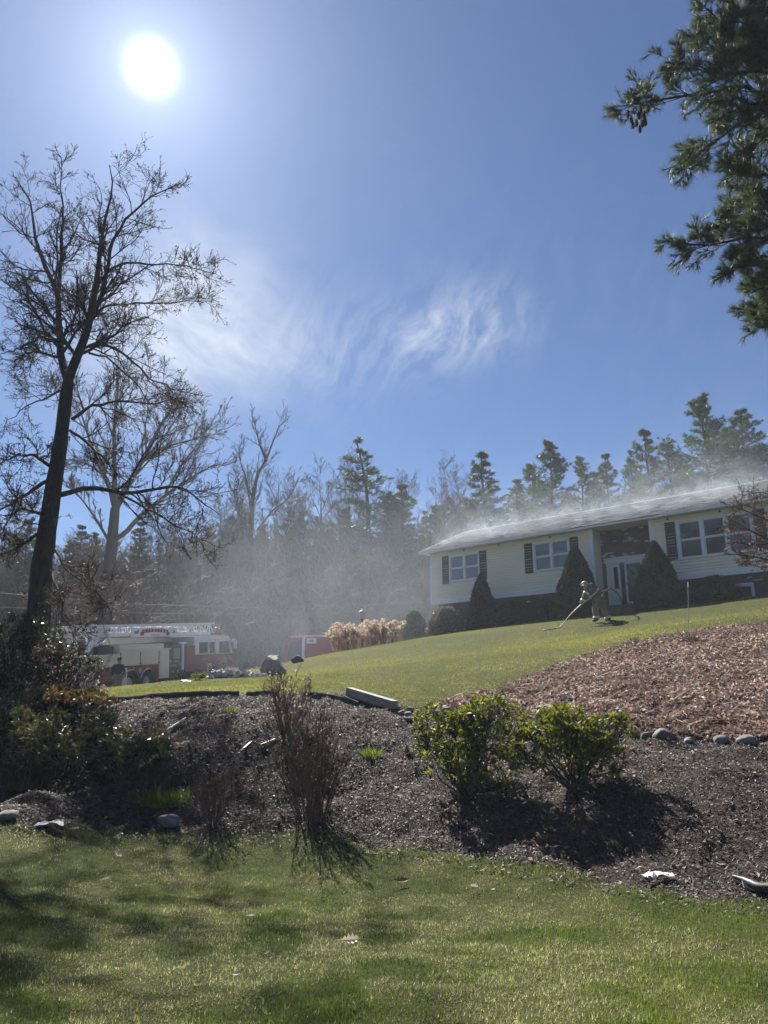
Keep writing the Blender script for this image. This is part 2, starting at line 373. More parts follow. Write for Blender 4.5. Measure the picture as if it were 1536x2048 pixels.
def make_ground():
    def axis(lo, hi, step, far, n):
        g = np.arange(lo, hi + 1e-6, step); e = np.geomspace(step * 2, far, n)
        return np.concatenate([(lo - np.cumsum(e))[::-1], g, hi + np.cumsum(e)])
    xs = axis(-11, 11, 0.1, 60, 34); ys = np.concatenate([-np.geomspace(0.5, 500, 14)[::-1], np.arange(0, 24, 0.1), np.arange(24, 60, 0.4), 60 + np.cumsum(np.geomspace(0.6, 90, 30))])
    X, Y = np.meshgrid(xs, ys); Z = hgt(X, Y)
    a, b, c, mul = regions(X, Y)
    near = np.exp(-np.maximum(np.hypot(X, Y) - 14, 0) / 8)
    cl = fbm(X * 2.6, Y * 2.6, 21, 5) - 0.5; fine = fbm(X * 7, Y * 7, 33, 3) - 0.5
    Z = Z + np.where(mul, (cl * 0.16 + fine * 0.07) * near, 0) + np.where(b, (cl * 0.22 + fine * 0.08) * near, 0) + np.where(a, cl * 0.07 + fine * 0.02, 0) + np.where(c, cl * 0.05 * near, 0)
    ny, nx = X.shape; idx = np.arange(ny * nx).reshape(ny, nx)
    F = np.stack([idx[:-1, :-1], idx[:-1, 1:], idx[1:, 1:], idx[1:, :-1]], -1).reshape(-1, 4)
    mb = MB(); mb.add(np.stack([X, Y, Z], -1).reshape(-1, 3), F)
    def soft(w):
        w = w.astype(float); p = np.pad(w, 1, mode='edge'); return (p[:-2, 1:-1] + p[2:, 1:-1] + p[1:-1, :-2] + p[1:-1, 2:] + 2 * w) / 6
    # asphalt: the road under the truck and the drive to the house
    d1 = TR_B[:2] - TR_A[:2]; d1 = d1 / np.linalg.norm(d1); rel = np.stack([X - TR_A[0], Y - TR_A[1]], -1); al = rel @ d1; ac = rel @ np.array([-d1[1], d1[0]])
    road = (ac > -1.5) & (ac < 5.5) & (al < 30) & (al > -40)
    drive = (np.abs(Y - 45) < 3.2) & (X > -12) & (X < 4)
    m, t, out = new_mat('ground'); L = t.links
    tc = N(t, 'ShaderNodeTexCoord'); G = tc.outputs['Object']
    def nz(scale, det=5.0):
        n = N(t, 'ShaderNodeTexNoise', i_Scale=scale, i_Detail=det, i_Roughness=0.65); L.new(G, n.inputs['Vector']); return n.outputs[0]
    n1, n2, n3 = nz(1.3), nz(9.0), nz(45.0)
    soil = ramp(t, n2, [(0.3, (0.022, 0.017, 0.015)), (0.55, (0.048, 0.037, 0.033)), (0.75, (0.085, 0.066, 0.058))])
    grass = mixc(t, n1, ramp(t, n2, [(0.3, (0.018, 0.030, 0.007)), (0.7, (0.050, 0.062, 0.016))]), ramp(t, n3, [(0.3, (0.035, 0.036, 0.012)), (0.7, (0.09, 0.088, 0.035))]))
    leaf = ramp(t, n3, [(0.3, (0.045, 0.026, 0.022)), (0.5, (0.11, 0.064, 0.05)), (0.7, (0.22, 0.15, 0.125))])
    wood = ramp(t, n2, [(0.3, (0.035, 0.03, 0.022)), (0.7, (0.09, 0.075, 0.055))])
    tar = ramp(t, n3, [(0.3, (0.035, 0.036, 0.04)), (0.7, (0.06, 0.06, 0.062))])
    def at_(n): return N(t, 'ShaderNodeAttribute', attribute_name=n).outputs['Fac']
    c_ = mixc(t, at_('w_mulch'), wood, soil); c_ = mixc(t, at_('w_leaf'), c_, leaf); c_ = mixc(t, at_('w_grass'), c_, grass); c_ = mixc(t, at_('w_road'), c_, tar)
    p = N(t, 'ShaderNodeBsdfPrincipled', i_Roughness=0.85); p.inputs['Specular IOR Level'].default_value = 0.04; L.new(c_, p.inputs['Base Color'])
    bp = N(t, 'ShaderNodeBump', i_Strength=0.9, i_Distance=0.03); L.new(math_n(t, 'ADD', n3, math_n(t, 'MULTIPLY', n2, 1.5)), bp.inputs['Height']); L.new(bp.outputs[0], p.inputs['Normal'])
    L.new(p.outputs[0], out.inputs[0])
    o = mb.build('ground', m, smooth=True); tag(o, kind='structure')
    for nm, w in (('w_mulch', mul), ('w_leaf', b), ('w_grass', a | c), ('w_road', (road | drive) & ~c & (Y > 25))):
        q = o.data.attributes.new(nm, 'FLOAT', 'POINT'); q.data.foreach_set('value', soft(w).ravel().astype(np.float32))
    gx, gy = xs, ys
    def zs(x, y):
        i = np.clip(np.searchsorted(gx, x) - 1, 0, nx - 2); j = np.clip(np.searchsorted(gy, y) - 1, 0, ny - 2)
        u = (x - gx[i]) / (gx[i + 1] - gx[i]); v = (y - gy[j]) / (gy[j + 1] - gy[j])
        return (Z[j, i] * (1 - u) + Z[j, i + 1] * u) * (1 - v) + (Z[j + 1, i] * (1 - u) + Z[j + 1, i + 1] * u) * v
    return zs
ZS = make_ground()
def gs(p): return np.array([p[0], p[1], float(ZS(np.array([p[0]]), np.array([p[1]]))[0])])
# ------------------------------------------------------------------ house
def make_house():
    H = thing('house', 'cream sided split level house with white trim and grey smoking roof on the hill', 'house', (HX, HY, HZ), HYAW)
    ZB, ZT, LEN, DEP = 1.79, 4.56, 18.3, 7.6
    R0, R1, RD = 9.42, 12.19, 0.85
    GLASS = glassm('window_glass', 0.04)
    BRICKD = surf('brick_red', (0.095, 0.055, 0.05), (0.15, 0.085, 0.075), rough=0.85, scale=6, tintmix=0.6, bump=0.004)
    BRICKP = surf('brick_pale', (0.60, 0.56, 0.55), (0.45, 0.41, 0.40), rough=0.85, scale=9, bump=0.004)
    MORT = surf('mortar', (0.13, 0.115, 0.11), (0.10, 0.09, 0.085), rough=0.95, scale=20)
    ROOF = surf('shingle', (0.19, 0.19, 0.195), (0.26, 0.26, 0.26), rough=0.95, spec=0.08, scale=3, tintmix=0.55)
    CURT = leafm('curtain', [(0, (0.42, 0.43, 0.46)), (1, (0.55, 0.56, 0.58))], 0.3, 0.9, 0.1, (1, 1, 1))
    opens = [(1.24, 3.16, 2.86, 4.33), (6.31, 8.26, 2.86, 4.33), (13.33, 16.40, 2.62, 4.33)]
    # walls: closed shell with openings behind the boards
    def wallgrid(mb, x0, x1, z0, z1, y0, y1, ops):
        xs = sorted({x0, x1, *[q for o in ops for q in o[:2] if x0 < q < x1]}); zs = sorted({z0, z1, *[q for o in ops for q in o[2:] if z0 < q < z1]})
        for a, b in zip(xs, xs[1:]):
            for c, d in zip(zs, zs[1:]):
                if not any(o[0] <= (a + b) / 2 <= o[1] and o[2] <= (c + d) / 2 <= o[3] for o in ops): mb.box(a, b, y0, y1, c, d)
    mb = MB()
    wallgrid(mb, 0.02, R0 - 0.002, ZB + .02, ZT, 0.0, 0.12, opens); wallgrid(mb, R1 + 0.002, LEN - .02, ZB + .02, ZT, 0.0, 0.12, opens)
    mb.box(0.02, 0.14, 0.122, DEP, ZB + .02, ZT); mb.box(LEN - .14, LEN - .02, 0.122, DEP, ZB + .02, ZT); mb.box(0.142, LEN - .142, DEP - .12, DEP, ZB + .02, ZT)
    mb.box(R0 - .12, R0 - 0.004, 0.122, RD + 0.12, 0.9, ZT); mb.box(R1 + 0.004, R1 + .12, 0.122, RD + .12, 0.9, ZT)
    mb.box(0.142, R0 - .122, 0.122, DEP - .122, ZB + .021, ZB + .14); mb.box(R1 + .122, LEN - .142, 0.122, DEP - .122, ZB + .021, ZB + .14)
    mb.box(R0 - .118, R1 + .118, RD + .3, DEP - .122, ZB + .021, ZB + .14); mb.box(3.9, 4.0, 0.3, DEP - .3, ZB + .15, ZT - .01); mb.box(9.3, 9.38, 0.3, DEP - .3, ZB + .15, ZT - .01); mb.box(12.3, 12.4, 0.3, DEP - .3, ZB + .15, ZT - .01)
    mb.build('wall', SIDING, H)
    # gable triangles
    for x0, x1 in ((0.02, 0.14), (LEN - .14, LEN - .02)):
        mb = MB(); mb.prism([(0.0, ZT + .002), (DEP, ZT + .002), (DEP / 2, 6.25)], 0, x0, x1); mb.build('gable', SIDING, H)
    # siding boards, course by course
    n = 20; z0 = ZB + .20; pit = (ZT - z0) / n; rnd = random.Random(4)
    for k in range(n):
        a, b = z0 + k * pit, z0 + (k + 1) * pit; iv = [(0.11, R0 - .13), (R1 + .13, LEN - .11)]
        for o in opens:
            if b > o[2] + 0.02 and a < o[3] - 0.02:
                nv = []
                for p, q in iv:
                    if q <= o[0] or p >= o[1]: nv.append((p, q))
                    else: nv += [(p, o[0]), (o[1], q)]
                iv = nv
        for p, q in iv:
            m2 = MB(); m2.prism([(-0.046, a - .010), (-0.046, a + .004), (-0.016, b - .016), (-0.003, b - .016), (-0.003, a - .010)], 0, p, q, rnd.random()); m2.build('siding_board', SIDING, H)
        m2 = MB(); m2.prism([(R0 + .030, a - .006), (R0 - .001, a - .006), (R0 - .001, b), (R0 + .012, b)], 1, 0.0, RD - .01, rnd.random()); m2.build('siding_board', SIDING, H)
    for k in range(9):
        a = 0.92 + k * (z0 - .92) / 9; b = a + (z0 - .92) / 9
        m2 = MB(); m2.prism([(R0 + .030, a - .006), (R0 - .001, a - .006), (R0 - .001, b), (R0 + .012, b)], 1, 0.02, RD - .01, rnd.random()); m2.build('siding_board', SIDING, H)
    # white trim
    for x0, x1 in ((-.02, .11), (R0 - .13, R0 + .055), (R1 - .055, R1 + .13), (LEN - .11, LEN + .02)):
        m2 = MB(); m2.box(x0, x1, -.055, -.001, (ZB if x0 < 5 or x0 > 15 else .92), ZT); m2.build('corner_board', WHITE, H)
    m2 = MB(); m2.box(-.02, -.001 + .02, 0.0, .14, ZB, ZT); m2.build('corner_board', WHITE, H)
    for x0, x1 in ((.112, R0 - .132), (R1 + .132, LEN - .112)):
        m2 = MB(); m2.box(x0, x1, -.048, -.002, ZB - .02, z0 - .008); m2.build('skirt_board', WHITE, H)
        m2 = MB(); m2.box(x0, x1, -.0, .30, ZB - .022, ZB + .018); m2.build('soffit_panel', WHITE, H)
    m2 = MB(); m2.box(-.35, LEN + .35, -.44, DEP + .44, ZT + .004, ZT + .03); m2.build('eave_soffit', WHITE, H)
    # fascia, gutters
    for x0, x1 in ((-.40, 8.35), (12.85, LEN + .4)):
        m2 = MB(); m2.prism([(-.46, ZT - .045), (-.575, ZT - .03), (-.585, ZT + .10), (-.46, ZT + .10)], 0, x0, x1); m2.build('gutter', WHITE, H)
    m2 = MB(); m2.box(8.352, 12.848, -.50, -.462, ZT - .03, ZT + .085); m2.build('fascia', WHITE, H)
    # hooks under the eave
    for x in (2.25, 4.4, 7.3, 13.0, 15.2):
        m2 = MB(); m2.lathe((x, -.09, ZT - .115), [(.012, .11), (.012, .05), (.035, .045), (.04, .0), (.02, -.02)], 8); m2.build('eave_hook', BLACK, H)
    # roof: two slopes, stepped shingle courses
    RY, RZ = DEP / 2, 6.47; EY, EZ = -.50, ZT + .09
    mb = MB()
    for sgn in (1, -1):
        yy = [EY, RY] if sgn == 1 else [DEP - EY, RY]
        mb.add([(-.38, yy[0], EZ - .03), (LEN + .38, yy[0], EZ - .03), (LEN + .38, yy[1], RZ - .03), (-.38, yy[1], RZ - .03),
                (-.38, yy[0], EZ), (LEN + .38, yy[0], EZ), (LEN + .38, yy[1], RZ), (-.38, yy[1], RZ)],
               [(0, 1, 2, 3), (7, 6, 5, 4), (0, 4, 5, 1), (1, 5, 6, 2), (2, 6, 7, 3), (3, 7, 4, 0)])
    rf = mb.build('roof', ROOF, H)
    mb = MB(); rows = 34; rng = np.random.default_rng(2)
    for r in range(rows):
        a, b = r / rows, (r + 1) / rows; ya, yb = EY + (RY - EY) * a, EY + (RY - EY) * b; za, zb = EZ + (RZ - EZ) * a + .018, EZ + (RZ - EZ) * b + .006
        x = -.39 - rng.random() * .3; 
        while x < LEN + .39:
            w = rng.uniform(.25, .42); p, q = max(x, -.39), min(x + w - .012, LEN + .39)
            if q > p:
                e = rng.uniform(-.004, .006); i0 = [(p, ya - .012, za - .02), (q, ya - .012, za - .02), (q, ya - .012, za + e), (p, ya - .012, za + e), (p, yb, zb), (q, yb, zb)]
                mb.add(i0, [(0, 1, 2, 3), (3, 2, 5, 4)], rng.random())
            x += w
    tag(mb.build('shingles', ROOF, rf), kind='stuff')
    mb = MB(); mb.prism([(RY - .14, RZ - .045), (RY, RZ + .03), (RY + .14, RZ - .045)], 0, -.4, LEN + .4, .2); mb.build('ridge_cap', ROOF, rf)
    for y0, y1 in ((EY, RY), (DEP - EY, RY)):
        mb = MB(); mb.add([(-.43, y0, EZ - .14), (-.43, y1, RZ - .14), (-.43, y1, RZ + .01), (-.43, y0, EZ + .01), (-.385, y0, EZ - .14), (-.385, y1, RZ - .14), (-.385, y1, RZ + .01), (-.385, y0, EZ + .01)],
            [(0, 1, 2, 3), (7, 6, 5, 4), (0, 4, 5, 1), (1, 5, 6, 2), (2, 6, 7, 3), (3, 7, 4, 0)]); mb.build('rake_board', WHITE, H)
    # windows
    def window(x0, x1, z0, z1, n, curtain=True, y=0.0):
        fr = MB(); t = .075
        fr.box(x0 - t, x1 + t, y - .062, y + .05, z1, z1 + t); fr.box(x0 - t, x1 + t, y - .085, y + .05, z0 - t, z0)
        fr.box(x0 - t, x0, y - .06, y + .05, z0 + .001, z1 - .001); fr.box(x1, x1 + t, y - .06, y + .05, z0 + .001, z1 - .001)
        w = (x1 - x0) / n
        for i in range(1, n): fr.box(x0 + i * w - .055, x0 + i * w + .055, y - .058, y + .05, z0 + .001, z1 - .001)
        f = fr.build('window', WHITE, H); zm = (z0 + z1) / 2
        for i in range(n):
            a = x0 + i * w + (.056 if i else .001); b = x0 + (i + 1) * w - (.056 if i < n - 1 else .001)
            for c, d, yy in ((z0 + .001, zm - .002, y + .012), (zm + .002, z1 - .001, y - .018)):
                s = MB(); e = .045
                s.box(a, b, yy, yy + .028, c, c + e); s.box(a, b, yy, yy + .028, d - e, d); s.box(a, a + e, yy, yy + .028, c + e, d - e); s.box(b - e, b, yy, yy + .028, c + e, d - e)
                s.build('sash', WHITE, f)
                g = MB(); g.box(a + e, b - e, yy + .010, yy + .016, c + e, d - e); g.build('pane', GLASS, f)
            if curtain:
                for side in (0, 1):
                    xs = np.linspace(a, (a + b) / 2 + .04, 26) if side == 0 else np.linspace((a + b) / 2 - .04, b, 26)
                    yv = y + .17 + side * .03 + .018 * np.sin(xs * 75 + side); m2 = MB()
                    m2.add(np.r_[np.c_[xs, yv, np.full(26, z0 - .02)], np.c_[xs, yv, np.full(26, z1 - (.42 if i % 2 else .5))]], [(q, q + 1, q + 27, q + 26) for q in range(25)], np.tile(rng.random(26), 2)); m2.build('curtain', CURT, f)
                m2 = MB(); m2.box(a, b, y + .155, y + .16, z1 - .35, z1, .4); m2.build('valance', CURT, f)
            else:
                m2 = MB()
                for q in range(9): m2.box(a, b, y + .10, y + .125, z1 - .05 - q * .05, z1 - .046 - q * .05, .3)
                m2.build('blind', CURT, f)
        return f
    window(1.32, 3.08, 2.94, 4.25, 2); window(6.39, 8.18, 2.94, 4.25, 2); window(13.41, 16.32, 2.70, 4.25, 3, False)
    def shutter(x0, x1, z0, z1, y=-.036):
        s = MB(); fr_ = .05
        s.box(x0, x0 + fr_, y - .034, y, z0, z1); s.box(x1 - fr_, x1, y - .034, y, z0, z1)
        for c, d in ((z0, z0 + .07), ((z0 + z1) / 2 - .035, (z0 + z1) / 2 + .035), (z1 - .07, z1)): s.box(x0 + fr_, x1 - fr_, y - .034, y, c, d)
        s.box(x0 + fr_, x1 - fr_, y - .006, y, z0 + .07, z1 - .07)
        sh = s.build('shutter', SHUT, H); sl = MB(); k = z0 + .09
        while k < z1 - .1:
            if abs(k + .02 - (z0 + z1) / 2) > .06: sl.prism([(y - .028, k), (y - .008, k + .035), (y - .002, k + .035), (y - .022, k)], 0, x0 + fr_, x1 - fr_)
            k += .045
        tag(sl.build('louvres', SHUT, sh), kind='stuff')
    for a, b, c, d in ((.80, 1.22, 2.82, 4.32), (3.18, 3.60, 2.82, 4.32), (5.84, 6.27, 2.84, 4.33), (8.30, 8.72, 2.84, 4.33), (12.84, 13.28, 2.64, 4.33), (16.45, 16.88, 2.64, 4.33)): shutter(a, b, c, d)
    # brick: one pale face here and there
    def brickwall(x0, x1, z0, z1, y, ops, pale, seed):
        rg = np.random.default_rng(seed); k = MB(); back = MB()
        wallgrid(back, x0, x1, z0, z1, y + .02, y + .12, ops); back.build('mortar_bed', MORT, H)
        bw, bh = .203, .067; row = 0; z = z0 + .005; pl = []
        while z + bh - .01 < z1:
            x = x0 + .004 - (bw / 2 if row % 2 else 0)
            while x < x1:
                p, q = max(x, x0), min(x + bw - .011, x1)
                if q - p > .04 and not any(o[0] - .01 < q and p < o[1] + .01 and o[2] - .02 < z + bh and z < o[3] + .02 for o in ops):
                    e = rg.uniform(-.005, .005)
                    if rg.random() < pale: pl.append((p, q, z, e))
                    else: k.box(p, q, y - .004 + e, y + .022, z, z + bh - .011, rg.random())
                x += bw
            z += bh; row += 1
        tag(k.build('brick_courses', BRICKD, H), kind='stuff')
        for p, q, z, e in pl:
            b = MB(); b.box(p, q, y - .008 + e, y + .022, z, z + bh - .011, rg.random()); b.build('brick', BRICKP, H)
    brickwall(R0 + .004, R1 - .004, .92, ZT, RD, [(9.66, 11.52, .95, 3.24)], .10, 3)
    brickwall(.25, R0 - .1, -1.0, ZB - .03, .30, [], .03, 5)
    brickwall(R1 + .1, LEN - .2, -1.0, ZB - .03, .30, [(14.56, 16.08, -.05, 1.42)], .03, 6)
    m2 = MB(); m2.box(.25, .33, .42, DEP, -1.5, ZB - .03); m2.box(LEN - .33, LEN - .25, .42, DEP, -1.5, ZB - .03); m2.box(.34, LEN - .34, DEP - .1, DEP, -1.5, ZB); m2.box(R0 - .1, R0 - .02, .30, RD, -1, .9); m2.box(R1 + .02, R1 + .1, .30, RD, -1, .9); m2.build('foundation', MORT, H)
    window(14.64, 16.0, .03, 1.34, 2, True, .30)
    shutter(16.12, 16.55, 0.02, 1.42, .29); shutter(14.08, 14.5, 0.02, 1.42, .29)
    # entry: pediment, sidelight panel, dark sidelight, storm door standing ajar with a wreath
    DW = RD - .02
    m2 = MB(); m2.box(9.62, 11.56, DW - .10, DW, 2.98, 3.16); m2.box(9.58, 11.60, DW - .15, DW, 3.165, 3.23); m2.box(9.66, 9.78, DW - .06, DW, .95, 2.975); m2.box(11.40, 11.52, DW - .06, DW, .95, 2.975); m2.box(9.66, 11.52, DW - .04, DW + .16, .90, .945)
    ef = m2.build('door_surround', WHITE, H)
    def leafdoor(par, x0, x1, z0, z1, y, gx0, gx1, gz0, gz1, name, m=WHITE, gm=GLASS):
        s = MB(); wallgrid(s, x0, x1, z0, z1, y, y + .04, [(gx0, gx1, gz0, gz1)]); d = s.build(name, m, par)
        g = MB(); g.box(gx0, gx1, y + .015, y + .022, gz0, gz1); g.build('pane', gm, d)
        return d
    DARKG = surf('dark_glass', (0.012, 0.014, 0.018), (0.02, 0.022, 0.026), rough=0.08, spec=0.5)
    d1 = leafdoor(H, 9.785, 10.30, .95, 2.975, DW - .03, 9.99, 10.20, 1.78, 2.80, 'entry_door', WHITE, DARKG)
    m2 = MB(); m2.box(9.84, 9.97, DW - .04, DW - .031, 1.05, 2.85); m2.box(9.99, 10.22, DW - .04, DW - .031, 1.05, 1.66); m2.build('moulding', WHITE, d1)
    leafdoor(H, 10.305, 10.53, .95, 2.975, DW - .02, 10.335, 10.50, 1.02, 2.90, 'sidelight', SHUT, DARKG)
    d2 = leafdoor(H, 10.535, 11.395, .95, 2.975, DW - .05, 10.62, 11.31, 1.15, 2.88, 'storm_door', WHITE, DARKG)
    m2 = MB(); m2.cyl((10.60, DW - .075, 1.95), (0, 0, 1), .012, .14, 8); m2.build('handle', BLACK, d2)
    wr = thing('wreath', 'pale round wreath hanging on the dark front door', 'wreath', hl(10.93, DW - .09, 2.42), HYAW)
    m2 = MB(); rg = np.random.default_rng(8)
    for i in range(320):
        a = rg.random() * 2 * PI; rr = .19 + rg.normal() * .035; c = np.array([rr * math.cos(a), rg.normal() * .02, rr * math.sin(a)]); d = unit(rg.normal(size=3)); e = unit(np.cross(d, rg.normal(size=3)))
        m2.add([c - d * .03, c + e * .014, c + d * .03, c - e * .014], [(0, 1, 2, 3)], rg.random())
    m2.build('flowers', leafm('wreath_flower', [(0, (.25, .28, .2)), (.4, (.5, .5, .46)), (1, (.7, .68, .62))], .2, .8, .1, (1, 1, 1)), wr)
    a = np.linspace(0, 2 * PI, 25); m2 = MB(); m2.tubes(np.c_[.19 * np.cos(a), a * 0, .19 * np.sin(a)], np.full(25, .035), 6); m2.build('ring', surf('wreath_ring', (.10, .11, .06), (.2, .2, .14), rough=.9), wr)
    # stoop and steps
    STP = surf('stoop_brick', (.10, .075, .07), (.15, .12, .11), rough=.9, scale=9, bump=.004)
    st = None
    for i, (y0, z1) in enumerate(((-.45, .90), (-.80, .72), (-1.15, .56))):
        m2 = MB(); m2.box(9.5 - .02 * i, 12.1 + .02 * i, y0, (RD if i == 0 else (-.45, -.80)[i - 1]) - .002, -.6, z1); m2.build('step', STP, H)
    return H
HOUSE = make_house()

# ------------------------------------------------------------------ fire trucks
FRED = surf('engine_red', (.26, .040, .036), (.22, .035, .03), rough=.32, scale=2, coat=.3)
FWHT = surf('engine_white', (.86, .87, .88), (.80, .81, .82), rough=.35, scale=2, coat=.2)
FCRM = surf('engine_cream', (.86, .80, .62), (.80, .74, .57), rough=.45, scale=2)
ALU = surf('aluminium', (.60, .61, .63), (.50, .51, .53), rough=.38, metal=.6, scale=6)
CHR = surf('chrome', (.75, .75, .76), (.7, .7, .72), rough=.15, metal=1.0)
DRK = surf('dark_metal', (.035, .037, .04), (.06, .06, .062), rough=.5, scale=8)
GRN = surf('grey_metal', (.22, .24, .26), (.28, .30, .31), rough=.5, scale=4)
TGL = surf('cab_glass', (.02, .025, .03), (.03, .035, .04), rough=.06, spec=.6)
GOLD = surf('gold_paint', (.55, .38, .10), (.48, .33, .09), rough=.4)
LAMPR = surf('red_lens', (.5, .02, .015), (.4, .015, .01), rough=.2)

def text_on(par, s, size, m, o, ux, uz, extrude=.004, spread=1.0):
    c = bpy.data.curves.new('lettering', 'FONT'); c.body = s; c.size = size; c.extrude = extrude; c.align_x = 'CENTER'; c.align_y = 'CENTER'; c.space_character = spread
    t = bpy.data.objects.new('lettering', c); COL.objects.link(t)
    bpy.context.view_layer.update()
    me = bpy.data.meshes.new_from_object(t.evaluated_get(bpy.context.evaluated_depsgraph_get())); bpy.data.objects.remove(t)
    me.materials.clear(); me.materials.append(m); ob = bpy.data.objects.new('lettering', me); COL.objects.link(ob); ob.parent = par
    ux = Vector(ux); uz = Vector(uz); n = ux.cross(uz)
    ob.matrix_local = Matrix(((ux.x, uz.x, n.x, o[0]), (ux.y, uz.y, n.y, o[1]), (ux.z, uz.z, n.z, o[2]), (0, 0, 0, 1)))
    return ob

def wheel(par, x, y, z, R, w):
    m = MB(); prof = [(R * .55, -w / 2), (R * .93, -w / 2), (R, -w * .36), (R, w * .36), (R * .93, w / 2), (R * .55, w / 2)]
    th = np.arange(26) * 2 * PI / 26; k = len(prof)
    v = [(x + r * math.cos(a), y + o, z + r * math.sin(a)) for r, o in prof for a in th]
    m.add(v, [(i * 26 + q, i * 26 + (q + 1) % 26, ((i + 1) % k) * 26 + (q + 1) % 26, ((i + 1) % k) * 26 + q) for i in range(k) for q in range(26)])
    wh = m.build('wheel', BLACK, par, True)
    m = MB(); m.cyl((x, y, z), (0, 1, 0), R * .545, w * .55, 22); m.cyl((x, y - w * .30, z), (0, 1, 0), R * .22, w * .35, 14)
    for a in range(10): m.cyl((x + R * .38 * math.cos(a * PI / 5), y - w * .29, z + R * .38 * math.sin(a * PI / 5)), (0, 1, 0), R * .05, .05, 6)
    m.build('rim', ALU, wh)

def ladder_truck():
    d = unit(TR_B - TR_A)
    T = thing('ladder_truck', 'white and red fire ladder truck parked on the road behind the lawn', 'fire truck', TR_A)
    n = unit(np.cross(d, [0, 0, 1])); up = np.cross(n, d); left = -n
    T.matrix_world = Matrix(((d[0], left[0], up[0], TR_A[0]), (d[1], left[1], up[1], TR_A[1]), (d[2], left[2], up[2], TR_A[2]), (0, 0, 0, 1)))
    P = lambda name, m, mat, par=T: m.build(name, mat, par)
    P('chassis', MB().box(.3, 12.6, .45, 2.05, -.02, .28).box(.3, 12.0, .55, .75, .28, .5).box(.3, 12.0, 1.75, 1.95, .28, .5), DRK)
    for x, z in ((3.86, .09), (5.17, .09), (10.75, .09)):
        wheel(T, x, .26, z, .53, .36); wheel(T, x, 2.24, z, .53, .36)
    # rear corner: open frame with rails
    P('rear_frame', MB().box(.00, .07, .0, .07, -.1, 1.56).box(.52, .60, .0, .06, -.1, 1.52).box(.07, .52, .0, .05, 1.46, 1.54).box(.0, .07, 2.43, 2.5, -.1, 1.56).box(.07, .52, .01, .05, .6, .66), FWHT)
    P('rear_step', MB().box(-.25, .6, .1, 2.4, -.18, -.08).box(.1, .55, .08, 2.42, -.08, 1.45), DRK)
    P('rear_locker', MB().box(.62, 1.56, .0, 2.5, .10, 1.47).box(.62, 3.05, .04, 2.46, .93, 1.47), FCRM)
    P('locker_door', MB().box(.72, 1.48, -.022, -.002, .18, 1.40), FCRM); P('locker_door', MB().box(1.64, 2.98, -.0, .038, .98, 1.40), FCRM)
    P('rear_cap', MB().box(-.02, 3.05, -.03, 2.53, 1.475, 1.54), FWHT)
    P('red_panel', MB().box(1.562, 3.05, .03, 2.47, .20, .925), FRED)
    P('handrail', MB().tubes([[1.6, -.03, .93], [2.3, -.05, .945], [3.0, -.03, .93]], [.018] * 3, 6), CHR)
    P('underbody_box', MB().box(1.7, 3.0, .3, 2.2, -.15, .19), DRK)
    # outrigger with its badge
    o = P('outrigger', MB().box(3.13, 3.56, -.03, .25, -.20, .86).box(3.05, 3.65, -.12, .3, -.38, -.22), FCRM)
    MBb = MB(); MBb.cyl((3.34, -.036, .52), (0, 1, 0), .13, .012, 18); MBb.build('badge', FRED, o); MB().cyl((3.34, -.044, .52), (0, 1, 0), .07, .012, 18).build('badge_centre', GOLD, o)
    # mid body
    def arch(cx, cz, r, x0, x1, z1, y0, y1):
        a = np.linspace(0, PI, 15); return [(x1, cz), (x1, z1), (x0, z1), (x0, cz)] + [(cx - r * math.cos(q), cz + r * math.sin(q)) for q in a]
    P('fender_panel', MB().prism(arch(3.9, .12, .60, 3.58 - .28, 4.515, .95, 0, 0)[:0] or [(3.565, .62), (3.565, .95), (5.98, .95), (5.98, .12), (5.78, .12)] + [(5.17 + .61 * math.cos(q), .12 + .61 * math.sin(q)) for q in np.linspace(.1, PI * .86, 12)] + [(3.86 + .61 * math.cos(q), .12 + .61 * math.sin(q)) for q in np.linspace(PI * .14, PI * .62, 9)], 1, .0, .06), FRED)
    for cx in (3.86, 5.17):
        a = np.linspace(PI * .10, PI * .90, 18); m = MB(); m.tubes(np.c_[cx + .62 * np.cos(a), np.full(18, -.01), .11 + .62 * np.sin(a)], np.full(18, .03), 6); P('wheel_arch', m, CHR)
    P('wheel_well', MB().box(3.2, 5.98, .5, 2.0, .0, .94), DRK)
    P('mid_locker', MB().box(3.06, 5.995, .0, 2.5, .955, 1.70), FCRM)
    for a, b in ((3.14, 4.46), (4.60, 5.92)):
        dr = P('roller_door', MB().box(a, b, -.014, -.001, 1.0, 1.64), FCRM)
        m = MB()
        for q in range(12): m.box(a + .03, b - .03, -.022, -.0145, 1.02 + q * .05, 1.055 + q * .05)
        m.build('door_ribs', FCRM, dr)
    for x in (3.10, 4.53, 5.96):
        P('door_latch', MB().box(x - .03, x + .03, -.05, -.001, .97, 1.06).box(x - .012, x + .012, -.03, -.001, 1.06, 1.62), DRK)
    P('tall_locker', MB().box(6.0, 6.80, -.01, 2.51, .18, 1.70), FCRM); P('locker_door', MB().box(6.07, 6.73, -.03, -.012, .26, 1.62), FCRM)
    P('side_cap', MB().box(3.02, 6.84, -.05, 2.55, 1.705, 1.765), FWHT)
    P('hose_bed', MB().box(3.10, 6.42, .06, .7, 1.77, 2.02), FCRM)
    for x in (4.0, 5.0): P('marker_lamp', MB().box(x, x + .1, -.012, .0, .80, .86), GOLD)
    MB().cyl((4.52, -.008, .70), (0, 1, 0), .12, .014, 16).build('badge', GOLD, T)
    # pump panel
    pp = P('pump_panel', MB().box(6.82, 8.16, .06, 2.44, .0, 1.90), DRK)
    rg = random.Random(3)
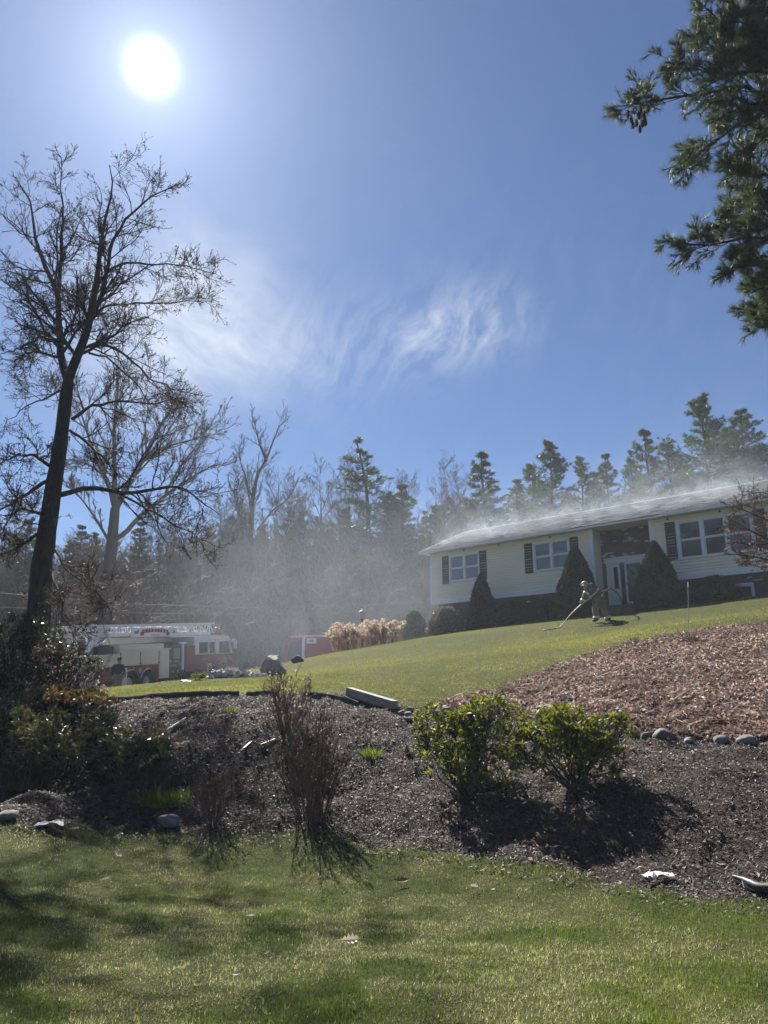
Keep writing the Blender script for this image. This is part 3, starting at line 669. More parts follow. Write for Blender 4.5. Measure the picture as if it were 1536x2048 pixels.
    for i in range(9):
        MB().cyl((6.95 + (i % 5) * .23, .045, .82 + (i // 5) * .22), (0, 1, 0), .075, .03, 14).build('gauge', CHR if i % 3 == 0 else GRN, pp)
    for i in range(6): MB().cyl((7.0 + (i % 3) * .4, -.03, .2 + (i // 3) * .28), (0, 1, 0), .09, .18, 12).build('hose_outlet', CHR, pp)
    MB().box(7.2, 7.75, .02, .058, 1.15, 1.75).build('equipment_bag', GRN, pp)
    P('grab_post', MB().box(7.92, 8.04, -.03, .06, .55, 1.95).box(7.78, 8.2, -.05, .12, 1.96, 2.07), FWHT)
    P('crew_locker', MB().box(8.2, 9.04, .0, 2.5, .42, 1.86), FRED); P('locker_door', MB().box(8.27, 8.96, -.018, -.001, .95, 1.80), FRED)
    P('locker_hood', MB().box(8.2, 9.04, .05, 2.45, 1.865, 2.35), GRN)
    # cab
    P('cab_base', MB().prism([(9.045, .40), (9.045, 1.32), (12.72, 1.32), (12.85, 1.15), (12.85, .42), (11.4, .40), (11.33, .62), (11.05, .72), (10.5, .72), (10.2, .62), (10.12, .40)], 1, 0, 2.5), FRED)
    cab = P('cab', MB().prism([(9.045, 1.325), (9.045, 2.34), (9.12, 2.42), (12.3, 2.42), (12.46, 2.32), (12.74, 1.325)], 1, .015, 2.485), FWHT)
    for a, b, c, dd in ((9.44, 10.26, 1.40, 2.02), (10.46, 10.92, 1.38, 2.03)):
        P('side_window', MB().box(a, b, -.004, .012, c, dd), TGL, cab)
    P('side_window', MB().prism([(11.42, 1.36), (11.42, 2.06), (12.36, 2.06), (12.54, 1.36)], 1, -.004, .012), TGL, cab)
    P('windshield', MB().add([(12.475, .16, 2.24), (12.475, 2.34, 2.24), (12.72, 2.34, 1.38), (12.72, .16, 1.38), (12.49, .16, 2.25), (12.49, 2.34, 2.25), (12.745, 2.34, 1.38), (12.745, .16, 1.38)], [(0, 1, 2, 3), (7, 6, 5, 4), (0, 4, 5, 1), (1, 5, 6, 2), (2, 6, 7, 3), (3, 7, 4, 0)]), TGL, cab)
    for x in (10.36, 11.0, 11.33): P('door_seam', MB().box(x, x + .02, -.008, .012, .5, 2.2), GRN, cab)
    P('mirror', MB().box(12.55, 12.62, -.42, -.18, 1.6, 2.05).tubes([[12.5, .02, 2.1], [12.58, -.28, 2.12], [12.58, -.28, 1.6]], [.015] * 3, 5), FWHT, cab)
    P('warning_light', MB().box(11.4, 11.75, .1, 2.4, 2.425, 2.56), LAMPR, cab); P('warning_light', MB().box(11.85, 12.1, .02, .3, 2.425, 2.52), GRN, cab); P('air_horn', MB().cyl((11.9, .4, 2.5), (1, 0, 0), .03, .5, 8, .07), CHR, cab)
    P('cab_step', MB().box(9.1, 10.25, .02, .5, -.12, .395), DRK); 
    for z in (.02, .26): P('step_plate', MB().box(9.2, 10.1, -.03, .06, z, z + .1), ALU)
    P('fender_plate', MB().box(10.2, 10.6, -.03, .02, .2, .80), FCRM); MB().cyl((10.4, -.04, .58), (0, 1, 0), .10, .012, 14).build('badge', FRED, T)
    P('bumper', MB().prism([(12.86, .1), (12.86, .44), (13.35, .44), (13.42, .36), (13.42, .14)], 1, -.02, 2.52), FWHT)
    for y in (.35, 2.0): P('headlight', MB().box(12.852, 12.88, y, y + .3, .66, .9), CHR)
    rg2 = np.random.default_rng(7); m = MB()
    for i in range(46):      # gold leaf scroll work round the door crest
        a = rg2.random() * 2 * PI; r = .24 + .3 * rg2.random(); c = np.array([11.95 + r * 1.3 * math.cos(a), -.006, .95 + r * .5 * math.sin(a)])
        if c[0] > 12.8: continue
        m.box(c[0] - .035, c[0] + .035, -.010, .002, c[2] - .02, c[2] + .02)
    P('gold_scroll', m, GOLD); MB().cyl((11.95, -.006, .95), (0, 1, 0), .15, .014, 18).build('badge', FWHT, T); MB().cyl((11.95, -.013, .95), (0, 1, 0), .09, .014, 18).build('badge_centre', FRED, T)
    text_on(T, 'LADDER', .17, GOLD, (10.0, -.012, 1.06), (1, 0, 0), (0, 0, 1)); text_on(T, '1', .24, GOLD, (10.05, -.012, .80), (1, 0, 0), (0, 0, 1))
    # turntable, boom and ladder
    P('turntable', MB().prism([(.15, 1.545), (1.1, 2.35), (1.35, 2.35), (2.6, 1.545)], 1, .75, .85).prism([(.15, 1.545), (1.1, 2.35), (1.35, 2.35), (2.6, 1.545)], 1, 1.65, 1.75).box(.3, 2.4, .6, 1.9, 1.545, 1.66), GRN)
    m = MB()
    for y in (.55, 1.95):
        m.bar((.15, y, 1.8), (.75, y, 2.95), .11); m.bar((1.3, y, 1.65), (2.55, y, 2.9), .13, .2); m.bar((2.55, y, 2.9), (3.0, y, 2.05), .12); m.bar((.75, y, 2.85), (2.55, y, 2.88), .12, .2)
    P('lift_arm', m, FWHT); P('lift_cylinder', MB().cyl((2.6, .85, 2.15), (1, 0, .55), .09, 1.5, 12).cyl((2.6, 1.65, 2.15), (1, 0, .55), .09, 1.5, 12), CHR)
    P('control_console', MB().box(.35, .8, .1, .5, 1.55, 2.2), DRK); P('equipment_box', MB().box(1.9, 2.9, .25, .6, 1.55, 1.95), DRK); m = MB()
    for z in (1.95, 2.3, 2.6): m.bar((-.3, .03, z), (.95, .03, z), .03)
    for x in (-.3, .3, .95): m.bar((x, .03, 1.55), (x, .03, 2.6), .03)
    P('guard_rail', m, ALU)
    P('boom', MB().prism([(2.9, 2.02), (2.9, 2.36), (8.15, 2.40), (8.3, 2.12)], 1, .95, 1.55), ALU); m = MB()
    for x in (4.3, 5.5, 6.7, 7.6): m.box(x, x + .5, .6, 1.9, 2.40, 2.45)
    P('boom_clamp', m, GRN)
    LZ0 = lambda x: 2.50 + (x - .8) * .004; LZ1 = lambda x: 2.92 + (x - .8) * .020
    lad = None
    for k, (y, xa, xb, s) in enumerate(((.66, .8, 11.8, 1), (1.84, .8, 11.8, 1))):
        m = MB(); m.bar((xa, y, LZ0(xa)), (xb, y, LZ0(xb)), .09, .17); m.bar((xa, y, LZ1(xa)), (xb, y, LZ1(xb)), .08, .13)
        rail = P('ladder_rail', m, FWHT); tr = MB(); x = xa; i = 0
        while x < xb - .3:
            a, b = (LZ0, LZ1) if i % 2 == 0 else (LZ1, LZ0); tr.bar((x, y, a(x)), (x + .42, y, b(x + .42)), .055); tr.bar((x, y, LZ0(x)), (x, y, LZ1(x)), .05); x += .42; i += 1
        tr.build('truss', FWHT, rail)
    m = MB(); x = 1.0
    while x < 11.7: m.bar((x, .70, LZ0(x) + .03), (x, 1.80, LZ0(x) + .03), .035); x += .36
    P('rungs', m, ALU)
    m = MB()
    for y in (.84, 1.66): m.bar((1.2, y, 2.64), (12.0, y, 2.70), .05, .08); m.bar((1.2, y, 2.84), (12.0, y, 3.02), .05, .05)
    P('fly_section', m, ALU)
    P('ladder_tip', MB().box(11.5, 12.1, .8, 1.7, 2.46, 2.62).box(11.95, 12.25, .9, 1.2, 2.62, 2.98).box(12.0, 12.45, 1.25, 1.6, 2.3, 2.75).cyl((12.3, .75, 2.86), (1, 0, .2), .06, .5, 10).cyl((11.85, .6, 2.8), (0, 1, .2), .12, .1, 12), GRN)
    P('spot_lamp', MB().cyl((12.35, .62, 2.92), (0, 1, 0), .13, .12, 14), CHR)
    s = P('sign_panel', MB().box(4.46, 8.2, .585, .61, 2.40, 2.86), FWHT)
    n_ = 17; xs = np.linspace(-1.05, 1.05, n_); zc = .085 * np.cos(xs * 1.3) - .02
    m = MB(); m.add(np.r_[np.c_[6.35 + xs, np.full(n_, .576), 2.58 + zc], np.c_[6.35 + xs, np.full(n_, .576), 2.76 + zc]], [(i, i + 1, i + 1 + n_, i + n_) for i in range(n_ - 1)])
    m.add([(5.12, .579, 2.47), (5.45, .579, 2.47), (5.45, .579, 2.64), (5.12, .579, 2.64), (5.21, .579, 2.555)], [(0, 1, 4), (1, 2, 4), (2, 3, 4)]); m.add([(7.58, .579, 2.47), (7.25, .579, 2.47), (7.25, .579, 2.64), (7.58, .579, 2.64), (7.49, .579, 2.555)], [(4, 1, 0), (4, 2, 1), (4, 3, 2)])
    m.build('ribbon', FRED, s)
    word = 'STERLING'
    for i, ch in enumerate(word):
        x = -.84 + i * 1.68 / 7; sl = -.085 * 1.3 * math.sin(x * 1.3); k = 1 / math.hypot(1, sl)
        text_on(s, ch, .185, FWHT, (6.35 + x, .571, 2.67 + .085 * math.cos(x * 1.3) - .02), (k, 0, sl * k), (-sl * k, 0, k))
    text_on(s, 'LADDER', .15, GRN, (6.35, .580, 2.485), (1, 0, 0), (0, 0, 1), spread=1.3)
    MB().cyl((7.9, .58, 2.64), (0, 1, 0), .11, .012, 16).build('badge', GOLD, s); MB().box(4.7, 5.0, .576, .584, 2.56, 2.70).box(4.95, 5.05, .576, .584, 2.66, 2.76).build('dog_emblem', GRN, s)
    return T
ladder_truck()

def fire_engine():
    c = at(566, 1330, 43.5); c[2] = 2.12
    ORG = surf('engine_orange_red', (.46, .065, .040), (.40, .055, .035), rough=.4, scale=2)
    E_ = thing('fire_engine', 'red fire engine with white cab roof half hidden behind the lawn crest', 'fire engine', c, rad(-17))
    # local x from the nose to the rear (pointing right), y away from us
    P = lambda name, m, mat, par=E_: m.build(name, mat, par)
    P('chassis', MB().box(.3, 8.3, .4, 2.0, .3, .6), DRK)
    for x in (1.5, 6.4): wheel(E_, x, .25, .5, .5, .34); wheel(E_, x, 2.15, .5, .5, .34)
    P('cab_base', MB().box(0.0, 2.9, .0, 2.4, .55, 1.55), ORG); cab = P('cab', MB().prism([(.05, 1.555), (.32, 2.72), (.6, 2.86), (2.9, 2.86), (2.9, 1.555)], 1, .02, 2.38), ORG)
    P('cab_roof', MB().box(.42, 2.92, .0, 2.4, 2.865, 2.95), FWHT, cab)
    P('windshield', MB().add([(.085, .15, 1.62), (.085, 2.25, 1.62), (.325, 2.25, 2.68), (.325, .15, 2.68), (.06, .15, 1.62), (.06, 2.25, 1.62), (.30, 2.25, 2.68), (.30, .15, 2.68)], [(0, 1, 2, 3), (7, 6, 5, 4), (0, 4, 5, 1), (1, 5, 6, 2), (2, 6, 7, 3), (3, 7, 4, 0)]), TGL, cab)
    P('side_window', MB().prism([(.22, 1.66), (.42, 2.62), (1.12, 2.62), (1.12, 1.66)], 1, -.006, .018), TGL, cab)
    P('cab_pillar', MB().box(1.14, 1.30, -.02, .018, .7, 2.84), FWHT, cab)
    P('number_plate', MB().box(1.42, 2.0, -.03, -.002 + .02, 2.50, 2.78), FWHT, cab); P('plate_mark', MB().box(1.6, 1.84, -.04, -.031, 2.57, 2.71), GRN, cab)
    P('warning_light', MB().box(.25, .55, .1, .5, 2.955, 3.08), LAMPR, cab); P('warning_light', MB().box(1.3, 1.7, .1, .6, 2.955, 3.08), LAMPR, cab)
    P('mirror', MB().box(-.12, -.04, -.32, -.12, 1.7, 2.3), DRK, cab); P('bumper', MB().box(-.45, 0.0, .0, 2.4, .4, .75), CHR)
    P('body', MB().box(2.95, 8.5, .0, 2.4, .55, 2.80), ORG)
    for a, b in ((3.1, 4.2), (4.35, 6.1), (6.2, 8.35)): P('roller_door', MB().box(a, b, -.02, -.001, 1.5, 2.55), ORG)
    P('side_stripe', MB().box(2.95, 8.5, -.03, -.002, 1.32, 1.42), FWHT); P('body_cap', MB().box(2.95, 8.55, -.04, 2.44, 2.805, 2.86), ALU)
    P('hose_bed', MB().box(3.2, 8.3, .4, 2.0, 2.865, 3.0), DRK)
fire_engine()
# ------------------------------------------------------------------ vegetation
BARKD = bark('dark_bark', (.034, .030, .027), (.065, .057, .050))
BARKG = bark('grey_bark', (.14, .125, .11), (.21, .19, .165))
BARKN = surf('near_twig_bark', (.034, .029, .026), (.062, .053, .046), rough=.8, spec=.2, scale=5, tintmix=.6)
BARKT = surf('twig_bark', (.105, .085, .072), (.18, .145, .12), rough=.75, spec=.3, scale=5, tintmix=.6)
BARKS = surf('shrub_stem_bark', (.085, .050, .040), (.15, .092, .070), rough=.75, spec=.25, scale=5, tintmix=.6)
BARKR = surf('red_twig_bark', (.11, .062, .052), (.19, .115, .09), rough=.7, spec=.3, scale=5, tintmix=.6)
BUD = leafm('bud', [(0, (.055, .040, .032)), (.6, (.09, .065, .045)), (1, (.15, .12, .07))], .3, .6, .3, (1.2, 1, .8))
NEEDLE = leafm('pine_needle', [(0, (.024, .040, .020)), (.5, (.050, .075, .034)), (1, (.10, .12, .05))], .35, .45, .45, (1.2, 1.3, .6))
NEEDLEN = leafm('near_needle', [(0, (.024, .038, .026)), (.5, (.042, .060, .036)), (1, (.085, .098, .05))], .35, .5, .3, (1.2, 1.3, .7))
RHODO = leafm('laurel_leaf', [(0, (.034, .046, .016)), (.5, (.085, .102, .026)), (1, (.185, .185, .042))], .48, .45, .3, (1.4, 1.4, .5))
RHODD = leafm('dark_laurel_leaf', [(0, (.026, .031, .020)), (.5, (.052, .058, .030)), (.85, (.11, .10, .05)), (1, (.24, .19, .12))], .30, .30, .6, (1.4, 1.4, .5))
YEW = leafm('yew_leaf', [(0, (.012, .022, .012)), (.6, (.024, .038, .016)), (1, (.055, .070, .022))], .25, .5, .4, (1.3, 1.3, .5))
DRYL = leafm('dry_leaf', [(0, (.125, .086, .070)), (.35, (.235, .172, .145)), (.7, (.40, .32, .275)), (1, (.72, .65, .58))], .30, .6, .3, (1.1, .98, .92))

def path(p0, d, length, k, rng, wob=.2, up=0.0):
    """n curved paths of k points"""
    n = len(p0); P = np.empty((n, k, 3)); P[:, 0] = p0; d = unit(d).copy(); st = (length / (k - 1))[:, None]
    for i in range(1, k):
        d = unit(d + rng.normal(size=(n, 3)) * wob + np.array([0, 0, up])); P[:, i] = P[:, i - 1] + d * st
    return P
def sprout(P, R, per, ratio, s0, s1, ang, k, rng, up=0.05, wob=.16, rr=.6, tip=.3, taper=.5, flat=0.0, minlen=0.0):
    n, kk, _ = P.shape; idx = np.repeat(np.arange(n), per); M = len(idx); s = rng.uniform(s0, s1, M)
    f = s * (kk - 1); i = np.minimum(f.astype(int), kk - 2); w = (f - i)[:, None]
    p = P[idx, i] * (1 - w) + P[idx, i + 1] * w; t = unit(P[idx, i + 1] - P[idx, i]); r = (R[idx, i] * (1 - w[:, 0]) + R[idx, i + 1] * w[:, 0]) * rr
    Ln = np.linalg.norm(np.diff(P, axis=1), axis=2).sum(1)[idx] * ratio * rng.uniform(.55, 1.2, M) * (1 - taper * s)
    q = rng.normal(size=(M, 3)); q[:, 2] *= (1 - flat); q = unit(q - (q * t).sum(1, keepdims=True) * t)
    a = rng.normal(ang, .16, M)[:, None]; d = np.cos(a) * t + np.sin(a) * q
    ok = Ln > minlen; p, d, Ln, r = p[ok], d[ok], Ln[ok], r[ok]
    P2 = path(p, d, Ln, k, rng, wob, up); R2 = r[:, None] * np.linspace(1, tip, k)[None]
    return P2, R2
def resample(pts, k):
    pts = np.asarray(pts, float); s = np.r_[0, np.cumsum(np.linalg.norm(np.diff(pts, axis=0), axis=1))]
    # smooth the corners of the polyline
    u = np.linspace(0, s[-1], k * 4); q = np.stack([np.interp(u, s, pts[:, i]) for i in range(3)], 1)
    for _ in range(3): q[1:-1] = (q[:-2] + 2 * q[1:-1] + q[2:]) / 4
    return q[np.linspace(0, len(q) - 1, k).round().astype(int)]
def budspecks(P, rng, per, size, mb):
    n, k, _ = P.shape; i = np.repeat(np.arange(n), per); s = rng.uniform(.2, 1, len(i)) * (k - 1); j = np.minimum(s.astype(int), k - 2); w = (s - j)[:, None]
    c = P[i, j] * (1 - w) + P[i, j + 1] * w; m = len(c); v = c[:, None] + rng.normal(size=(m, 3, 3)) * size
    mb.add(v.reshape(-1, 3), np.arange(m * 3).reshape(-1, 3), np.repeat(rng.random(m), 3))
def leaves(mb, c, d, L, Wd, rng, fold=.25, t=None):
    """folded pointed leaves at c along d"""
    n = len(c); d = unit(d); q = unit(np.cross(d, rng.normal(size=(n, 3)))); nn = np.cross(d, q); L = np.broadcast_to(L, (n,))[:, None]; Wd = np.broadcast_to(Wd, (n,))[:, None]
    m = c + d * L * .45
    v = np.stack([c, m + q * Wd / 2 + nn * Wd * fold, c + d * L, m - q * Wd / 2 + nn * Wd * fold], 1)
    t = rng.random(n) if t is None else t; b = np.arange(n)[:, None] * 4
    mb.add(v.reshape(-1, 3), np.concatenate([b + [0, 1, 2], b + [0, 2, 3]]), np.repeat(t, 4))

# ---- the big bare tree on the left
def near_maple():
    rng = np.random.default_rng(11); D0 = 19.0; base = at(74, 1335, D0); base = gz(base); bz = base - [0, 0, .3]
    T = thing('bare_maple', 'tallest bare budding tree in front, with dark leaning trunk beside the ladder truck', 'tree', base)
    zp = lambda pts, dd=0.0: np.array([at(x / 1.932, 240 + y / 1.932, D0 + dd * i / max(1, len(pts) - 1)) for i, (x, y) in enumerate(pts)])
    trunk = np.vstack([bz, zp([(150, 1900), (165, 1700), (195, 1500), (220, 1330), (245, 1150), (262, 1010)])]); tp = resample(trunk, 26)
    tr = np.interp(np.linspace(0, 1, 26), [0, .04, .12, .5, 1], [.40, .33, .28, .215, .14]); rel = lambda q: q - base
    mb = MB(); th = 14; mb.tubes(rel(tp), tr, th)
    V = mb.V[0]; V += (fbm(V[:, 0] * 9 + V[:, 1] * 9, V[:, 2] * 2.2, 4)[:, None] - .5) * .07
    mb.build('trunk', BARKD, T, True)
    limbs = [  # traced limbs: points, start radius, end radius, depth change
        ([(262, 1010), (235, 930), (230, 800), (225, 650), (180, 530), (165, 430), (150, 320), (130, 200), (75, 100)], .125, .02, 1.5),
        ([(262, 1010), (310, 900), (345, 780), (365, 650), (380, 500), (390, 350), (410, 250), (400, 150)], .15, .02, -1.0),
        ([(360, 730), (390, 640), (405, 560), (425, 450), (460, 370), (520, 290), (600, 230), (680, 200)], .085, .015, -2.0),
        ([(228, 640), (225, 560), (240, 460), (240, 300), (230, 180), (230, 80)], .07, .015, -1.2),
        ([(375, 725), (400, 690), (500, 678), (640, 690), (750, 690), (820, 695)], .05, .012, 2.2), ([(418, 545), (450, 525), (520, 515), (640, 520), (790, 522)], .05, .012, -2.4),
        ([(345, 870), (400, 858), (480, 895), (560, 960), (650, 1010), (700, 1060)], .055, .012, -2.8), ([(280, 1155), (340, 1105), (430, 1080), (560, 1090), (660, 1082), (720, 1100)], .06, .014, 2.5),
        ([(272, 1200), (340, 1240), (400, 1310), (450, 1375), (520, 1430)], .055, .012, -2.0), ([(235, 1448), (340, 1425), (480, 1448), (600, 1440), (700, 1450), (810, 1505), (850, 1540)], .085, .014, -3.0),
        ([(470, 1448), (600, 1520), (700, 1592), (800, 1640), (900, 1685)], .04, .010, -2.0), ([(212, 1660), (260, 1740), (330, 1800), (400, 1860), (450, 1880)], .035, .010, -2.5),
        ([(200, 1750), (240, 1850), (270, 1925), (330, 1990)], .035, .010, -3.0), ([(232, 790), (190, 710), (110, 650), (50, 600), (-40, 575)], .06, .014, 2.0),
        ([(228, 850), (150, 825), (80, 850), (-20, 885)], .05, .012, -2.0), ([(228, 915), (130, 905), (60, 930), (-40, 960)], .05, .012, 3.0), ([(190, 1335), (120, 1290), (60, 1280), (-30, 1320)], .06, .015, -2.0),
        ([(182, 1395), (100, 1450), (40, 1490), (-60, 1520)], .065, .015, 2.5), ([(160, 1522), (90, 1510), (20, 1560), (-60, 1620)], .06, .015, -3.0), ([(145, 1600), (80, 1660), (-30, 1750)], .06, .015, 1.5),
        ([(320, 860), (330, 800), (300, 720), (260, 650), (250, 560)], .03, .01, 3.0), ([(250, 1040), (180, 1080), (90, 1110), (0, 1190)], .04, .01, 3.5), ([(345, 900), (420, 920), (560, 1050), (640, 1130), (700, 1150)], .04, .01, 3.5)]
    L1 = []; R1 = []
    for pts, a, b, dd in limbs:
        pts = [(x, y + 105 * max(0, 1 - y / 900)) for x, y in pts]; q = resample(zp(pts, dd), 16); q[1:] += np.cumsum(rng.normal(size=(15, 3)) * .045, 0) * np.linspace(.3, 1, 15)[:, None]; r = np.linspace(a * .8, b * .5, 16)
        m = MB(); m.tubes(rel(q), r * (1.0 if a < .1 else 1.05), 7); m.build('limb', BARKD, T, True); L1.append(q); R1.append(r)
    L1 = np.array(L1); R1 = np.array(R1)
    Lf = np.linalg.norm(np.diff(L1, axis=1), axis=2).sum(1)
    k = rng.normal(size=(1, 1)); A, RA = sprout(L1, R1, 17, .38, .12, 1.0, .85, 9, rng, .06, .17, .46, .35, .50)
    for p in (0, 1, 2, 3): pass
    B, RB = sprout(A, RA, 7, .50, .10, 1, .75, 7, rng, .05, .18, .6, .4, .4)
    C, RC = sprout(np.concatenate([B, A[:, ::1][:, :7]]), np.concatenate([RB, RA[:, :7]]), 4, .58, .12, 1, .7, 4, rng, .04, .2, .7, .5, .35, minlen=.10)
    E2, RE = sprout(C, RC, 2, .6, .2, 1, .65, 3, rng, .05, .2, .8, .6, .3, minlen=.08)
    mb = MB(); mb.tubes(rel(A), np.maximum(RA, .007), 4, rng.random(len(A))); mb.tubes(rel(B), np.maximum(RB, .0048), 3, rng.random(len(B)))
    mb.tubes(rel(C), np.maximum(RC, .0034), 3, rng.random(len(C))); mb.tubes(rel(E2), np.maximum(RE, .0028), 3, rng.random(len(E2)))
    tag(mb.build('twigs', BARKN, T), kind='stuff')
    mb = MB(); budspecks(rel(C), rng, 2, .016, mb); budspecks(rel(E2), rng, 2, .016, mb); tag(mb.build('buds', BUD, T), kind='stuff')
near_maple()

def bare_tree_mesh(seed, h, trunk, limbs=9, spread=.55, barkm=BARKG, levels=(10, 8, 5), up=.12, r0=None, twigm=BARKT, minr=.012, fork=.35):
    """trunk and crown meshes about the origin"""
    rng = np.random.default_rng(seed); tp = resample(trunk, 16); r0 = r0 or h * .017
    tr = r0 * np.linspace(1.15, .12, 16); tr[0] *= 1.35
    A, RA = sprout(tp[None], tr[None], limbs, .55, fork, .97, spread, 10, rng, up, .13, .62, .25, .45)
    A2, RA2 = sprout(A, RA, levels[0], .5, .15, 1, .62, 7, rng, up * .7, .15, .6, .35, .45)
    B, RB = sprout(A2, RA2, levels[1], .5, .12, 1, .6, 5, rng, up * .6, .17, .65, .45, .4)
    C, RC = sprout(B, RB, levels[2], .55, .15, 1, .55, 4, rng, up * .5, .18, .8, .6, .35)
    m1 = MB(); m1.tubes(tp, tr, 9); m2 = MB(); m2.tubes(A, np.maximum(RA, minr * 1.4), 5, rng.random(len(A))); m2.tubes(A2, np.maximum(RA2, minr), 3, rng.random(len(A2)))
    m2.tubes(B, np.maximum(RB, minr * .75), 3, rng.random(len(B))); m2.tubes(C, np.maximum(RC, minr * .6), 3, rng.random(len(C)))
    return m1, m2, barkm, twigm
def tree_thing(name, label, loc, meshes, group=None, rotz=0.0, cat='tree'):
    m1, m2, b, tw = meshes; T = thing(name, label, cat, loc, rotz, group); m1.build('trunk', b, T, True); tag(m2.build('crown', tw, T), kind='stuff'); return T

# ---- the second bare tree behind the truck
def second_tree():
    rng = np.random.default_rng(21); D0 = 47.0; base = gz(at(212, 1260, D0)); base[2] -= .2
    T = thing('bare_oak', 'wide bare tree with pale forked trunk rising behind the ladder truck', 'tree', base); rel = lambda q: q - base
    zp = lambda pts, dd=0.0: np.array([at(x / 1.932, 240 + y / 1.932, D0 + dd * i / max(1, len(pts) - 1)) for i, (x, y) in enumerate(pts)])
    tp = resample(np.vstack([base, zp([(406, 1900), (418, 1780), (432, 1640), (445, 1500)])]), 14)
    MB().tubes(rel(tp), np.linspace(.52, .27, 14), 10).build('trunk', BARKG, T, True); L1 = []; R1 = []
    for pts, a, b, dd in [([(445, 1500), (425, 1420), (395, 1360), (350, 1250), (320, 1150), (290, 1080)], .2, .03, 3), ([(445, 1490), (442, 1350), (440, 1200), (455, 1050), (450, 950)], .18, .03, -3),
                          ([(447, 1500), (500, 1400), (570, 1280), (620, 1180), (690, 1070), (720, 1010)], .22, .03, 2), ([(440, 1620), (480, 1600), (540, 1530), (640, 1450), (740, 1380), (830, 1330)], .17, .03, -3),
                          ([(560, 1300), (650, 1260), (760, 1230), (850, 1210)], .09, .02, 3), ([(640, 1440), (700, 1330), (760, 1260), (830, 1150)], .09, .02, 4), ([(430, 1640), (370, 1540), (320, 1470), (270, 1420)], .11, .02, -3), ([(400, 1370), (340, 1330), (270, 1310), (200, 1330)], .08, .02, -3)]:
        q = resample(zp(pts, dd), 14); r = np.linspace(a, b, 14); MB().tubes(rel(q), r, 6).build('limb', BARKG, T, True); L1.append(q); R1.append(r)
    A, RA = sprout(np.array(L1), np.array(R1), 14, .42, .2, 1, .7, 8, rng, .1, .13, .5, .35, .4); B, RB = sprout(A, RA, 8, .48, .12, 1, .6, 6, rng, .08, .16, .6, .4, .4); C, RC = sprout(B, RB, 5, .55, .1, 1, .55, 4, rng, .06, .18, .75, .6, .35)
    mb = MB(); mb.tubes(rel(A), np.maximum(RA, .022), 4, rng.random(len(A))); mb.tubes(rel(B), np.maximum(RB, .013), 3, rng.random(len(B))); mb.tubes(rel(C), np.maximum(RC, .010), 3, rng.random(len(C)))
    tag(mb.build('twigs', BARKT, T), kind='stuff')
second_tree()

# ---- pines far off
def pine_meshes(seed, h, wid, bare=.18, wh=.85, lean=0.0, gap=.0, ragged=.35):
    rng = np.random.default_rng(seed); z = np.linspace(0, h, 14); tp = np.c_[lean * (z / h) ** 1.5 * h * .1 + .12 * np.sin(z * .5), .1 * np.sin(z * .37 + 1), z]; tr = np.linspace(h * .014, .03, 14)
    PB = []; zz = h * bare
    while zz < h * .985:
        f = (zz - h * bare) / (h * (1 - bare)); env = wid * .92 * (1 - f) ** .74 * (.66 + .34 * min(1, f * 4)) + .12
        skew = rng.random() * 6.28
        for q in range(int(rng.integers(6, 10) - (2 if f > .7 else 0))):
            if rng.random() < gap: continue
            a = rng.random() * 2 * PI; L = env * (rng.uniform(1 - ragged, 1.05) if rng.random() < .85 else rng.uniform(1.1, 1.4)) * (1 + .18 * math.cos(a - skew)); e = rng.uniform(-.10, .18) + f ** 3 * .70
            PB.append((zz + rng.uniform(-.15, .15), a, L, e))
        zz += wh * rng.uniform(.7, 1.3) * (1 - .15 * f)
    PB = np.array(PB); n = len(PB); p0 = np.c_[np.interp(PB[:, 0], z, tp[:, 0]), np.interp(PB[:, 0], z, tp[:, 1]), PB[:, 0]]
    d = np.c_[np.cos(PB[:, 1]) * np.cos(PB[:, 3]), np.sin(PB[:, 1]) * np.cos(PB[:, 3]), np.sin(PB[:, 3])]
    A = path(p0, d, PB[:, 2], 7, rng, .07, .03); RA = (.012 + .014 * PB[:, 2])[:, None] * np.linspace(1, .25, 7)
    B, RB = sprout(A, RA, 10, .40, .15, 1, .85, 4, rng, .05, .10, .6, .4, .55, flat=.8)
    m1 = MB(); m1.tubes(tp, tr, 8); m1.tubes(A, RA, 3); tips = []
    for Pp, per in ((B, 4), (A, 6)):
        i = np.repeat(np.arange(len(Pp)), per); k = Pp.shape[1]; s = rng.uniform(.22, 1, len(i)) * (k - 1); j = np.minimum(s.astype(int), k - 2); w = (s - j)[:, None]
        tips.append((Pp[i, j] * (1 - w) + Pp[i, j + 1] * w, unit(Pp[i, j + 1] - Pp[i, j])))
    c = np.concatenate([q[0] for q in tips]); t = np.concatenate([q[1] for q in tips]); nt_ = len(c); nb = 5
    dd = unit(t[:, None] * .8 + np.array([0, 0, .25]) + rng.normal(size=(nt_, nb, 3)) * .55); L = rng.uniform(.18, .38, (nt_, nb, 1)); sd = unit(np.cross(dd, rng.normal(size=(nt_, nb, 3)))) * .024
    v = np.stack([c[:, None] - sd, c[:, None] + sd, c[:, None] + dd * L], 2).reshape(-1, 3)
    m2 = MB(); tone = np.clip(rng.normal(.45, .22, nt_), 0, 1); m2.add(v, np.arange(len(v)).reshape(-1, 3), np.repeat(tone, nb * 3))
    return m1, m2, BARKD, NEEDLE
